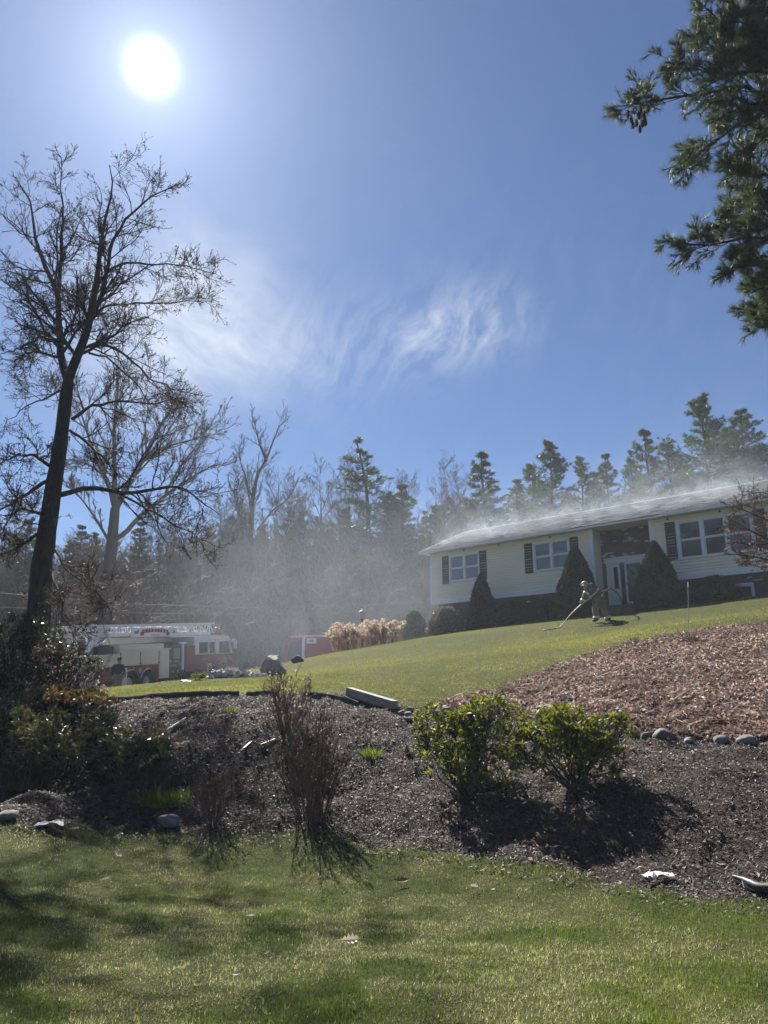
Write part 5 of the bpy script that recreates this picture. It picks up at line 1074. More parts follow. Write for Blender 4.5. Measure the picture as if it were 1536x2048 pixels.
conifer_shrub('rounded dark foundation bush under the right wing', 14.9, -.8, 1.85, 0, 1.64, 114, .42, name='round_yew', n=5000)
conifer_shrub('low dark bush against the brick between the two left yews', 5.5, -.75, 1.9, -.5, 1.40, 115, .42, name='round_yew', n=4500)
conifer_shrub('low dark bush beside the large yew left of the door', 7.0, -.8, 1.7, -.5, 1.42, 116, .42, name='round_yew', n=4000)
conifer_shrub('silvery rounded bush at the left corner of the house', 2.04, -1.5, 1.9, -.5, 1.36, 117, .40, leafm('silver_leaf', [(0, (.07, .065, .06)), (.5, (.16, .14, .13)), (1, (.40, .36, .33))], .3, .35, .6, (1.2, 1.1, 1)), 'round_bush', n=5000)
conifer_shrub('dark green upright bush between the dried hydrangea and the house corner', -.87, -.4, 1.5, -.5, 1.46, 118, .55, leafm('green_bush_leaf', [(0, (.02, .05, .018)), (.6, (.045, .09, .03)), (1, (.10, .15, .045))], .3, .5, .4, (1.3, 1.3, .5)), 'green_bush', n=5000)

# ---- small red-twigged tree in front of the right wing
def right_tree():
    rng = np.random.default_rng(121); D = 21.5; base = gz(at(1640, 1230, D)); T = thing('bare_japanese_maple', 'low bare red-twigged tree reaching in at the right edge before the house', 'tree', base); rel = lambda q: q - base
    z = lambda pts, dd: resample(np.array([at(x, y, D + dd * i) for i, (x, y) in enumerate(pts)]), 14)
    MB().tubes(rel(resample(np.array([base - [0, 0, .1], at(1635, 1180, D), at(1625, 1130, D)]), 8)), np.linspace(.10, .07, 8), 8).build('trunk', BARKG, T, True); Lm = []; R = []
    for pts, dd in (([(1625, 1130), (1590, 1125), (1540, 1120), (1500, 1112), (1465, 1108)], -.3), ([(1625, 1130), (1580, 1110), (1540, 1080), (1500, 1060), (1455, 1050), (1440, 1062)], .2), ([(1625, 1130), (1590, 1080), (1545, 1045), (1500, 1025), (1460, 1010)], -.2), ([(1625, 1130), (1600, 1060), (1570, 1010), (1530, 985), (1500, 985)], .3), ([(1625, 1130), (1590, 1095), (1550, 1060), (1520, 1030), (1490, 1002)], .5), ([(1625, 1130), (1620, 1050), (1640, 990), (1620, 950)], .2), ([(1625, 1130), (1670, 1060), (1720, 1020)], -.3), ([(1625, 1130), (1570, 1130), (1520, 1135), (1490, 1125)], .4), ([(1600, 1100), (1560, 1085), (1510, 1090), (1470, 1085)], -.5)):
        q = z(pts, dd); r = np.linspace(.045, .010, 14); MB().tubes(rel(q), r, 6).build('limb', BARKD, T, True); Lm.append(q); R.append(r)
    A, RA = sprout(np.array(Lm), np.array(R), 16, .30, .3, 1, .7, 7, rng, .05, .2, .5, .4, .45); B, RB = sprout(A, RA, 8, .5, .1, 1, .6, 5, rng, .05, .22, .6, .5, .4); C, RC = sprout(B, RB, 4, .55, .1, 1, .6, 3, rng, .03, .22, .8, .6, .3)
    m = MB(); m.tubes(rel(A), np.maximum(RA, .008), 4, rng.random(len(A))); m.tubes(rel(B), np.maximum(RB, .0055), 3, rng.random(len(B))); m.tubes(rel(C), np.maximum(RC, .0045), 3, rng.random(len(C))); tag(m.build('twigs', BARKR, T), kind='stuff')
right_tree()
# ------------------------------------------------------------------ ground cover
def dens_pick(rng, n, xr, yr, pdf):
    """n random points in a rectangle, kept with probability pdf(x, y)"""
    out = []; tot = 0
    while tot < n:
        x = rng.uniform(*xr, n); y = rng.uniform(*yr, n); k = rng.random(n) < pdf(x, y); out.append(np.c_[x[k], y[k]]); tot += k.sum()
    return np.concatenate(out)[:n]
def blades(name, n, xr, yr, pdf, hgt_r, wid, mat_, seed, lab=None, lean=.55, dry=.3, patch=1.0, near=0.0):
    rng = np.random.default_rng(seed); P = dens_pick(rng, n, xr, yr, pdf); x, y = P.T
    pa = fbm(x * .55 * patch, y * .55 * patch, seed, 4); pb = fbm(x * 2.3, y * 2.3, seed + 5, 3); tuft = fbm(x * 6.5, y * 6.5, seed + 9, 2)
    straw = rng.random(n) < np.clip((pb - .37) * 3.6 + (.5 - pa) * 1.4 + near * (6.6 - np.hypot(x, y)) * .15, .03, .92) * dry * 2
    h = rng.uniform(*hgt_r, n) * (.55 + .9 * tuft) * (.8 + .5 * pa); h[straw] *= .8
    a = rng.random(n) * 2 * PI; ln = np.abs(rng.normal(0, lean, n)); ln[straw] = np.abs(rng.normal(1.1, .5, straw.sum()))
    d = unit(np.c_[np.cos(a) * ln, np.sin(a) * ln, np.ones(n)]); b = np.c_[x, y, ZS(x, y) - .006]; s = np.c_[-np.sin(a + rng.normal(size=n) * .8), np.cos(a), np.zeros(n)] * (wid * rng.uniform(.6, 1.3, n))[:, None]
    v = np.stack([b - s, b + s, b + d * h[:, None]], 1).reshape(-1, 3)
    t = np.clip(.30 + 1.5 * (pa - .5) + .5 * (pb - .5) + rng.normal(size=n) * .09, 0, .62); t[straw] = rng.uniform(.72, 1, straw.sum())
    m = MB(); m.add(v, np.arange(n * 3).reshape(-1, 3), np.repeat(t, 3)); return tag(m.build(name, mat_), lab, None, None, 'stuff')
def in1(x, y): return regions(x, y)[0]
def in2(x, y): return regions(x, y)[2]
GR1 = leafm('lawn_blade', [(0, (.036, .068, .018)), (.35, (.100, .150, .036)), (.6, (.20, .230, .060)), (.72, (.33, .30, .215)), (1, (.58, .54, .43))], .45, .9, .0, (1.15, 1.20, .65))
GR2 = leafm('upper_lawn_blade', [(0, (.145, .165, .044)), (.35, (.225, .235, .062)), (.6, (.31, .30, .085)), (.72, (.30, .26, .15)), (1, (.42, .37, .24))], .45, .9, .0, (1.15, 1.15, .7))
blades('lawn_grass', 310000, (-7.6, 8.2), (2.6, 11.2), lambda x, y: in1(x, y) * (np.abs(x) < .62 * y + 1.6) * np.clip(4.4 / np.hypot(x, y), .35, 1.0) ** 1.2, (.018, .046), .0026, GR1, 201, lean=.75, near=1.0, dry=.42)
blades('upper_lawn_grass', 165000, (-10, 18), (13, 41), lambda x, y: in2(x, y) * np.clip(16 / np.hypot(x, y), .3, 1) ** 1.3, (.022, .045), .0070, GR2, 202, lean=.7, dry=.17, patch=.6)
# longer fringe where the lawn meets the bed
def fringe(x, y): 
    a = regions(x, y)[0]; return a & ~inside(LAWN1, x, y + .22) & (y > 6)
blades('lawn_edge_grass', 5000, (-7, 7.5), (6, 10.5), fringe, (.03, .06), .0016, GR1, 203, lean=.45, dry=.22)
MULCH = surf('mulch_chip', (.024, .019, .016), (.14, .108, .092), rough=.65, spec=.4, scale=3, tintmix=.92)
def chips(name, n, xr, yr, pdf, L, Wd, mat_, seed, tilt=.5, lift=.012, tone=None, curl=.0):
    rng = np.random.default_rng(seed); P = dens_pick(rng, n, xr, yr, pdf); x, y = P.T; a = rng.random(n) * 2 * PI
    d = unit(np.c_[np.cos(a), np.sin(a), rng.normal(0, tilt, n)]); q = unit(np.cross(d, unit(np.c_[rng.normal(0, tilt, (n, 2)), np.ones(n)]))); nn = np.cross(q, d)
    c = np.c_[x, y, ZS(x, y) + rng.random(n) * lift]; l = (rng.uniform(*L, n) / 2)[:, None]; w = (rng.uniform(*Wd, n) / 2)[:, None]
    v = np.stack([c - d * l, c - d * l * .1 + q * w + nn * w * curl, c + d * l, c + d * l * .15 - q * w + nn * w * curl], 1).reshape(-1, 3); b = np.arange(n)[:, None] * 4
    t = rng.random(n) ** 1.6 if tone is None else tone(rng, n); t = np.clip(t * (.35 + 1.3 * fbm(x * 1.1, y * 1.1, seed, 4)), 0, 1); m = MB(); m.add(v, np.concatenate([b + [0, 1, 2], b + [0, 2, 3]]), np.repeat(t, 4)); return tag(m.build(name, mat_), kind='stuff')
chips('mulch', 135000, (-10, 10.5), (6, 17), lambda x, y: regions(x, y)[3] * (np.abs(x) < .60 * y + 1.5) * np.clip(8.5 / np.hypot(x, y), .3, 1), (.014, .055), (.005, .014), MULCH, 211, .42, .02, lambda r, n: r.random(n) ** 2.6)
chips('mulch_scatter', 2500, (-6, 8), (5.5, 10), lambda x, y: in1(x, y) & ~inside(LAWN1, x, y + .35), (.02, .06), (.006, .016), MULCH, 212, .5, .03)
chips('leaf_litter', 50000, (.5, 15), (10, 22), lambda x, y: regions(x, y)[1] * np.clip(12 / np.hypot(x, y), .3, 1), (.06, .13), (.035, .07), DRYL, 213, .8, .07, lambda r, n: np.clip(r.beta(.9, 1.7, n), 0, 1), .5)
chips('fallen_leaves', 2600, (-10, 10.5), (6.5, 17), lambda x, y: regions(x, y)[3] * 1.0, (.04, .09), (.025, .05), DRYL, 214, .5, .02, None, .4)
chips('forest_leaves', 4000, (-26, -4), (12, 34), lambda x, y: ~(regions(x, y)[2]) * 1.0, (.06, .14), (.04, .08), DRYL, 215, .6, .03, None, .4)
def stalks():
    rng = np.random.default_rng(221); n = 1700; P = dens_pick(rng, n, (.5, 14), (10.5, 22), lambda x, y: regions(x, y)[1] * 1.0); b = np.c_[P, ZS(P[:, 0], P[:, 1]) + .03]; a = rng.random(n) * 2 * PI
    Q = path(b, np.c_[np.cos(a), np.sin(a), np.abs(rng.normal(.3, .35, n))], rng.uniform(.15, .7, n), 6, rng, .22, -.06); m = MB(); m.tubes(Q, np.full((n, 6), .0040) * np.linspace(1, .6, 6), 3, rng.random(n))
    tag(m.build('dry_stalks', leafm('pale_stalk', [(0, (.20, .13, .11)), (.6, (.36, .27, .22)), (1, (.55, .46, .38))], .15, .6, .4, (1, 1, 1))), kind='stuff')
stalks()

# ------------------------------------------------------------------ stones, timber, litter
STONE = surf('field_stone', (.12, .118, .11), (.22, .21, .195), rough=.85, scale=7, bump=.012, bscale=16)
STONED = surf('dark_stone', (.055, .056, .06), (.11, .11, .11), rough=.8, scale=7, bump=.012, bscale=16)
def stone(label, px, py, w, h, seed, m_=STONE, d=None, group=None, flat=.75, sharp=.0, name='stone', sink=.12):
    rng = np.random.default_rng(seed); b = gs(on(px, py)) if d is None else gs(at(px, py, d)); D = math.hypot(b[0], b[1]); W_ = w * D / FPX / 2; Hh = h * D / FPX / (1 - sink)
    ph, th = 12, 18; V = []
    for i in range(ph + 1):
        for j in range(th):
            p = PI * i / ph; q = 2 * PI * j / th; V.append((math.sin(p) * math.cos(q), math.sin(p) * math.sin(q), math.cos(p)))
    V = np.array(V); e = .72; V = np.sign(V) * np.abs(V) ** (1.0 if sharp else e); k = unit(rng.normal(size=(16 if sharp else 7, 3))); cut = (.40, .75) if sharp else (.62, .9)
    for kk in k: 
        dd = V @ kk; V -= np.maximum(dd - rng.uniform(*cut), 0)[:, None] * kk * .85
    V *= 1 + (fbm(V[:, 0] * 2 + seed, V[:, 1] * 2 + V[:, 2] * 2, seed, 3)[:, None] - .5) * .30
    if sharp: V[:, :2] *= (1 - sharp * np.clip(V[:, 2:3], -.6, 1) * .8); 
    V = V * [W_, W_ * flat, Hh / 2] + [0, 0, Hh / 2 - Hh * sink]
    F = [(i * th + j, i * th + (j + 1) % th, (i + 1) * th + (j + 1) % th, (i + 1) * th + j) for i in range(ph) for j in range(th)]
    m = MB(); m.add(V, F); o = m.build(name, m_, None, not sharp); o.location = tuple(b); o.rotation_euler[2] = rng.uniform(-.4, .4) - math.atan2(b[0], b[1]); return tag(o, label, 'stone' if name != 'boulder' else 'boulder', group)
GS = 'stones edging the leaf bank'
for i, (lab, px, py, w, h, m_) in enumerate([('low mossy stone half hidden beside the right laurel shrub', 1267, 1468, 24, 13, STONED), ('small round stone touching the big dark stone on its left', 1292, 1475, 25, 18, STONED), ('biggest dark flat-topped stone of the row under the leaf bank', 1330, 1479, 50, 24, STONED), ('low grey stone just right of the big dark stone', 1379, 1484, 27, 12, STONE), ('small pale stone sunk in leaves in the middle of the row', 1409, 1483, 18, 9, STONE), ('square pale lichen-spotted stone in the row under the leaf bank', 1441, 1486, 33, 16, STONE), ('rightmost pale slanted stone of the row under the leaf bank', 1493, 1490, 40, 18, STONE)]): stone(lab, px, py, w * .82, h * .76, 231 + i, m_, None, GS, .75, 0.0, 'stone', .25)
G5 = 'stones between the timber and the laurel'
for i, (lab, px, py, w, h, m_, sh) in enumerate([('dark pointed stone standing up behind the left laurel', 857, 1427, 26, 20, STONED, .75), ('round grey stone right of the timber end', 822, 1417, 17, 9, STONE, 0), ('grey stone low against the timber end', 803, 1425, 19, 9, STONE, 0), ('grey stone in front of the small round one, in mulch', 818, 1431, 18, 11, STONE, 0), ('flat grey stone between the pointed stone and the round one', 876, 1430, 18, 9, STONE, 0), ('flat pale stone right of the pointed stone', 893, 1427, 16, 8, STONE, 0), ('small pale stone below the others in the mulch', 817, 1444, 13, 7, STONE, 0), ('small stone next to the timber, uppermost of the group', 796, 1417, 10, 6, STONE, 0), ('dark upright shard stone at the left foot of the left laurel', 814, 1512, 10, 20, STONED, .5)]): stone(lab, px, py, w, h, 241 + i, m_, None, G5, .75, sh)
stone('rounded tan rock lying in the mulch left of the small bare shrub', 334, 1654, 40, 21, 251)
stone('low grey stone in the mulch at the left edge of the picture', 14, 1640, 34, 14, 252)
stone('large slanting grey boulder on the lawn behind the leaf-tipped shrub', 548, 1362, 70, 42, 253, surf('boulder_stone', (.20, .19, .17), (.34, .32, .29), rough=.9, scale=5, bump=.02, bscale=12), 25.5, None, .8, .45, 'boulder', .36)
stone('dark boulder beside the drive below the fire engine', 592, 1335, 30, 19, 254, STONED, 29.0, None, .9, .3, 'boulder', .36)
def rock_pile():
    rng = np.random.default_rng(261); ST = surf('pale_rubble', (.40, .37, .34), (.62, .58, .54), rough=.9, scale=9)
    for i in range(120):
        u = rng.random(); px = 418 + 112 * u; hh = (13 * math.exp(-((px - 462) / 32) ** 2) + 5) * rng.random(); d = 23.6 + rng.uniform(-.5, .6); b = at(px, 1357 - hh, d); s = rng.uniform(.035, .085); m = MB()
        v = unit(rng.normal(size=(8, 3))) ; q = np.array([(x, y, z) for z in (-1, 1) for x, y in ((-1, -1), (1, -1), (1, 1), (-1, 1))]) * rng.uniform(.6, 1.3, 3) + v * .25; q = q @ np.array(Matrix.Rotation(rng.random() * 6, 3, unit(rng.normal(size=3))))
        m.add(q * s, [(3, 2, 1, 0), (4, 5, 6, 7), (0, 1, 5, 4), (1, 2, 6, 5), (2, 3, 7, 6), (3, 0, 4, 7)]); o = m.build('rubble_stone', ST, loc=b)
        tag(o, 'pale broken stone in the rubble pile before the ladder truck cab', 'stone', 'rubble pile in front of the ladder truck')
rock_pile()
conf = leaf_shrub('small round green bush on the lawn left of the rubble pile', 396, 1366, 34, 1345, 262, 8, RHODO, .06, .022, 8, 'small_green_bush', d=22.6, clusters=70, low=0)
leaf_shrub('low dark hedge-like bush between the rubble pile and the truck cab', 455, 1352, 100, 1332, 263, 14, RHODD, .07, .025, 8, 'low_dark_bush', d=25.2, clusters=200, low=0)
WOODG = surf('weathered_timber', (.20, .19, .17), (.32, .30, .27), rough=.85, scale=6, bump=.004, stretch=(.3, 3, 3)); PLW = surf('bleached_wood', (.80, .78, .74), (.70, .68, .63), rough=.8, scale=8, stretch=(.3, 3, 3)); PLAST = surf('black_plastic', (.020, .020, .022), (.03, .03, .032), rough=.5, spec=.4, scale=6)
def timber():
    a = gs(on(698, 1394)); b = gs(on(789, 1419)); d = unit(b - a); L_ = np.linalg.norm(b - a); T = thing('landscape_timber', 'weathered square timber lying along the edge of the upper lawn', 'timber', (a + b) / 2 + [0, 0, .07]); n = unit(np.cross(d, [0, 0, 1])); u = np.cross(n, d)
    MB().obox((0, 0, 0), (d, n, u), (L_ / 2, .072, .072)).build('beam', WOODG, T); k = MB()
    for s in (-.45, .2): k.cyl(d * L_ / 2 * s * 1.6 + u * .073, u, .008, .006, 8)
    k.build('nails', DRK, T)['kind'] = 'stuff'
timber()
def edging(label, pts, seed, hgt_=.035):
    rng = np.random.default_rng(seed); P = resample(np.array([gs(on(x, y)) for x, y in pts]), 26); P[:, 2] += .02 + .03 * fbm(np.arange(26) * .6, np.zeros(26), seed); n = unit(np.cross(np.gradient(P, axis=0), [0, 0, 1])); T = thing('edging_strip', label, 'edging', P[12], 0, 'edging strips along the lawn')
    m = MB(); q = [P - n * .006 - [0, 0, .06], P - n * .006 + [0, 0, hgt_], P + n * .006 + [0, 0, hgt_], P + n * .006 - [0, 0, .06]]; V = np.stack(q, 1).reshape(-1, 3) - P[12]; m.add(V, [(i * 4 + j, i * 4 + (j + 1) % 4, i * 4 + 4 + (j + 1) % 4, i * 4 + 4 + j) for i in range(25) for j in range(4)]); m.build('strip', PLAST, T)
    m = MB(); m.tubes(P + [0, 0, hgt_] - P[12], np.full(26, .011), 6); m.build('rolled_lip', surf('painted_lit_lip', (.40, .40, .40), (.10, .10, .10), rough=.45, scale=14), T)  # light along the strip's top edge is put into the pale lip colour
edging('black lawn edging strip above the olive tuft, left piece', [(218, 1399), (260, 1399), (320, 1396), (400, 1394), (478, 1393)], 271)
edging('short black lawn edging strip left of the leaf-tipped shrub', [(492, 1394), (530, 1393), (556, 1393)], 272)
edging('black lawn edging strip running up to the timber', [(606, 1393), (650, 1396), (690, 1402), (716, 1408)], 273)
def board(label, pts, w, m_, name, cat, th=.012, lift=.03, tilt=0.0):
    P = [gs(on(x, y)) for x, y in pts]; a, b = P[0], P[-1]; d = unit(b - a); n = unit(np.cross(d, [0, 0, 1])); T = (a + b) / 2 + [0, 0, lift]; L_ = np.linalg.norm(b - a); u = np.cross(n, d); n, u = (n * math.cos(tilt) + u * math.sin(tilt), u * math.cos(tilt) - n * math.sin(tilt)); q = [(-.5, -.35), (-.42, .5), (.1, .44), (.45, .5), (.5, -.2), (.2, -.5)]
    m = MB(); v = [d * L_ * x + n * w * y + u * z for z in (-th / 2, th / 2) for x, y in q]; m.add(v, [(5, 4, 3, 2, 1, 0), (6, 7, 8, 9, 10, 11)] + [(i, (i + 1) % 6, (i + 1) % 6 + 6, i + 6) for i in range(6)]); o = m.build(name, m_); o.location = tuple(T); return tag(o, label, cat)
board('bleached broken board lying on the mulch above the rhododendron', [(324, 1473), (368, 1449)], .09, PLW, 'broken_board', 'board', .016, .06, .45)
board('thin white stick lying just above the bleached board', [(334, 1462), (372, 1441)], .025, PLW, 'white_stick', 'stick')
board('dark plastic scrap lying in the mulch left of the tall shrub', [(520, 1495), (560, 1480)], .035, PLAST, 'plastic_scrap', 'scrap', .012)
board('two-pronged grey plastic scrap in the mulch under the edging strip', [(486, 1502), (503, 1486)], .035, PLAST, 'plastic_scrap', 'scrap', .012)
def crumple(label, px, py, w, h, seed, m_, name='paper_litter', cat='litter'):
    rng = np.random.default_rng(seed); b = gs(on(px, py)); D = math.hypot(b[0], b[1]); W_ = w * D / FPX; H_ = h * D / FPX * 2.2; nx, ny = 11, 7; X, Y = np.meshgrid(np.linspace(-.5, .5, nx), np.linspace(-.5, .5, ny)); Z = (fbm(X * 4 + seed, Y * 5, seed, 3)) * H_ * .5
    edge = 1 - .35 * fbm(np.arctan2(Y, X) * 2 + 9, X * 0, seed, 2); v = np.stack([X * W_ * edge, Y * W_ * .55 * edge, Z], -1).reshape(-1, 3); F = [(j * nx + i, j * nx + i + 1, (j + 1) * nx + i + 1, (j + 1) * nx + i) for j in range(ny - 1) for i in range(nx - 1)]
    v2 = v - [0, 0, .006]; F2 = [tuple(q + len(v) for q in f[::-1]) for f in F]; m = MB(); m.add(np.r_[v, v2], F + F2); o = m.build(name, m_, None, True); o.location = tuple(b + [0, 0, .02]); return tag(o, label, cat)
PAPER = surf('pale_bark_litter', (.62, .60, .57), (.45, .43, .40), rough=.8, scale=9, bump=.004)
crumple('crumpled white scrap at the lawn edge near the left side', 103, 1656, 52, 12, 281, PAPER); crumple('small white scrap behind the crumpled one in the mulch', 117, 1647, 24, 7, 282, PAPER); crumple('torn pale scrap at the mulch edge on the right', 1318, 1765, 56, 18, 283, PAPER); crumple('tiny white scrap at the far left edge of the mulch', 3, 1577, 16, 8, 284, PAPER); crumple('white litter on the lawn beside the small green bush', 372, 1368, 26, 8, 285, PAPER)
def drain():
    P = resample(np.array([gs(on(x, y)) + [0, 0, .05] for x, y in ((1466, 1765), (1490, 1774), (1520, 1790), (1560, 1797), (1640, 1800))]), 20); T = thing('drain_pipe', 'black torn plastic pipe half buried at the right edge of the bed', 'pipe', P[4]); m = MB(); m.tubes(P - P[4], np.interp(np.arange(20), [0, 5, 19], [.012, .035, .05]) * (1 + .10 * (np.arange(20) % 2)), 12, .5, True); m.build('pipe', PLAST, T, True)
    a = gs(on(1490, 1782)); b = gs(on(1516, 1789)); m = MB(); m.add(np.array([a, b, b + [.02, .02, .06], a + [0, .03, .05], a + [0, .02, -.01], b + [0, .02, -.01], b + [.02, .04, .05], a + [0, .05, .04]]) - P[4] + [0, 0, .02], [(0, 1, 2, 3), (7, 6, 5, 4), (0, 4, 5, 1), (1, 5, 6, 2), (2, 6, 7, 3), (3, 7, 4, 0)]); m.build('torn_flap', surf('grey_plastic', (.3, .29, .3), (.22, .21, .22), rough=.4), T)
drain()
OAK = leafm('oak_leaf', [(0, (.55, .48, .39)), (1, (.74, .68, .58))], .35, .5, .5, (1.1, 1, .85))
def oak_leaf(label, px, py, w, seed, tilt=.5, m_=OAK, lift=.055):
    rng = np.random.default_rng(seed); b = gs(on(px, py)); D = math.hypot(b[0], b[1]); L_ = w * D / FPX; o = [(0, .02), (.12, .05), (.22, .20), (.32, .10), (.42, .30), (.52, .14), (.64, .32), (.72, .14), (.84, .20), (1, 0)]; up_ = np.array(o); n = len(o)
    v = np.r_[np.c_[up_[:, 0], up_[:, 1], np.abs(up_[:, 1]) * .5], np.c_[up_[:, 0], up_[:, 0] * 0, up_[:, 0] * 0], np.c_[up_[:, 0], -up_[:, 1] * .9, np.abs(up_[:, 1]) * .45]] - [.5, 0, 0]; v[:, 2] += .18 * (v[:, 0] * 1.6) ** 2
    F = [(i, i + 1, n + i + 1, n + i) for i in range(n - 1)] + [(n + i, n + i + 1, 2 * n + i + 1, 2 * n + i) for i in range(n - 1)]; m = MB(); m.add(v * L_, F, rng.random()); s = MB(); 
    t = thing('oak_leaf', label, 'leaf', b + [0, 0, lift], 0, 'fallen leaves on the near lawn'); t.rotation_euler = (rng.normal() * .25 + tilt, rng.normal() * .2, rng.random() * .9 - .45); m.build('blade', m_, t); s.tubes(np.array([[-.72, 0, .06], [-.5, 0, .04], [.4, 0, .03]]) * L_, np.array([.012, .012, .004]) * L_, 4); s.build('leaf_stalk', m_, t)
DRK_LEAF = leafm('brown_fallen_leaf', [(0, (.09, .05, .04)), (1, (.15, .085, .065))], .3, .5, .5, (1.1, 1, .85))
for i, a in enumerate([('largest pale oak leaf on the near lawn, low in the middle', 700, 1897, 34, .7), ('pale oak leaf on the shaded lawn, upper of the pair on the left', 235, 1722, 17, .7), ('pale oak leaf on the shaded lawn, lower of the pair on the left', 211, 1768, 16, .6), ('small pale curled leaf on the lawn right of the shaded patch', 499, 1846, 16, .4), ('narrow pale leaf by the lawn edge right of the white scrap', 148, 1668, 18, .3), ('pale narrow leaf on the lawn below the left laurel shadow', 948, 1784, 18, .5), ('tiny pale leaf just right of the narrow one on the lawn', 986, 1792, 8, .5), ('small pale leaf near the bottom left of the lawn', 472, 1966, 16, .4)]): oak_leaf(*a[:4], 290 + i, a[4])
oak_leaf('reddish brown curled leaf on the lawn left of the narrow pale one', 800, 1775, 30, 299, .4, DRK_LEAF); oak_leaf('dark brown curled leaf on the lawn at the lower left', 236, 1952, 22, 300, .4, DRK_LEAF); oak_leaf('dark curled leaf on the lawn below the small pale curled one', 536, 1920, 16, 301, .4, DRK_LEAF)
def stake():
    b = gs(on(1376, 1284)); D = math.hypot(b[0], b[1]); t = at(1376, 1166, D); T = thing('marker_stake', 'thin tall driveway marker stake standing at the top of the leaf bank', 'stake', b); m = MB(); P = np.array([[0, 0, -.1], (t - b) * .5 + [.012, 0, 0], t - b]); m.tubes(P, [.009, .008, .007], 6, .5, True); m.build('rod', surf('fibreglass', (.30, .29, .27), (.36, .35, .32), rough=.5), T)
    m = MB(); m.tubes(np.array([(t - b) * .93, t - b + [0, 0, .02]]), [.013, .013], 6, .5, True); m.build('cap', WHITE, T)
stake()
twig_shrub('little brown-leaved twig bush round the foot of the marker stake', 1378, 1285, 1252, 40, 22, 131, leafy=.5, lv=(6, 3), rad0=.006, matb=BARKR)
twig_shrub('wispy dark seedling on the lawn side of the leaf bank', 1266, 1290, 1268, 30, 14, 132, leafy=.2, lv=(5, 3), rad0=.004)
def lamp_post():
    b = gz(at(724, 1292, 37.5)); z1 = at(724, 1218, 37.5)[2] - b[2]; T = thing('lamp_post', 'small white lantern on a thin post behind the dried hydrangeas', 'lamp post', b); MB().cyl((0, 0, (z1 - .5) / 2), (0, 0, 1), .04, z1 - .5, 10).build('post', DRK, T); l = MB(); l.lathe((0, 0, z1 - .5), [(.05, 0), (.12, .02), (.15, .03)], 8); l.lathe((0, 0, z1 - .5), [(.17, .33), (.12, .40), (.05, .46), (.02, .52)], 8); h = l.build('lantern', WHITE, T)
    m = MB(); m.lathe((0, 0, z1 - .46), [(.11, 0), (.15, .28)], 8); m.build('lantern_glass', surf('frosted_glass', (.6, .62, .62), rough=.2), h); m = MB()
    for k in range(8): a = k * PI / 4; m.bar((.115 * math.cos(a), .115 * math.sin(a), z1 - .47), (.16 * math.cos(a), .16 * math.sin(a), z1 - .17), .018)
    m.build('lantern_bars', WHITE, h)
lamp_post()
def wire(label, pts, r=.02):
    P = resample(np.array([at(*p) for p in pts]), 40); c = P[20].copy(); m = MB(); m.tubes(P - c, np.full(40, r), 5); o = m.build('overhead_cable', surf('cable', (.13, .13, .14), (.17, .17, .18), rough=.7, spec=.2), None, True); o.location = tuple(c); tag(o, label, 'cable', 'overhead cables along the road')
wire('upper overhead cable crossing behind the trucks to the house', [(-200, 1168, 46), (85, 1194, 46.5), (260, 1208, 47), (480, 1216, 47.5), (700, 1213, 48), (860, 1203, 49), (900, 1198, 50)], .024)
wire('lower overhead cable of the pair behind the trucks', [(-200, 1205, 46), (150, 1221, 46.5), (300, 1227, 47), (480, 1229, 47.5), (640, 1226, 48), (780, 1220, 49), (900, 1208, 50)], .017)
wire('thin guy cable slanting down right of the ladder truck', [(520, 1265, 44), (480, 1335, 44)], .012)

# ------------------------------------------------------------------ people
def skin(name, verts, edges, radii, m_, parent, sub=2):
    me = bpy.data.meshes.new(name); me.from_pydata([tuple(v) for v in verts], edges, []); o = bpy.data.objects.new(name, me); COL.objects.link(o); md = o.modifiers.new('s', 'SKIN'); md.use_smooth_shade = True
    for i, r in enumerate(radii):
        q = me.skin_vertices[0].data[i]; q.radius = (r, r) if isinstance(r, (int, float)) else r; q.use_root = (i == 0)
    if sub: s = o.modifiers.new('d', 'SUBSURF'); s.levels = sub; s.render_levels = sub
    bpy.context.view_layer.update(); m2 = bpy.data.meshes.new_from_object(o.evaluated_get(bpy.context.evaluated_depsgraph_get())); bpy.data.objects.remove(o); m2.materials.clear(); m2.materials.append(m_); m2.name = name
    ob = bpy.data.objects.new(name, m2); COL.objects.link(ob); ob.parent = parent; return ob
SKIN = surf('skin', (.45, .29, .21), (.40, .25, .18), rough=.5)
TURN = surf('turnout_cloth', (.23, .165, .095), (.18, .13, .075), rough=.85, scale=12); TURNJ = surf('turnout_jacket', (.09, .08, .055), (.18, .155, .095), rough=.85, scale=8); STRIPE = surf('reflective_tape', (.62, .66, .30), (.72, .73, .62), rough=.4, scale=14); GLOVE = surf('work_glove', (.09, .07, .05), (.16, .12, .08), rough=.8); BOOT = surf('boot_rubber', (.02, .02, .018), (.05, .045, .03), rough=.6)
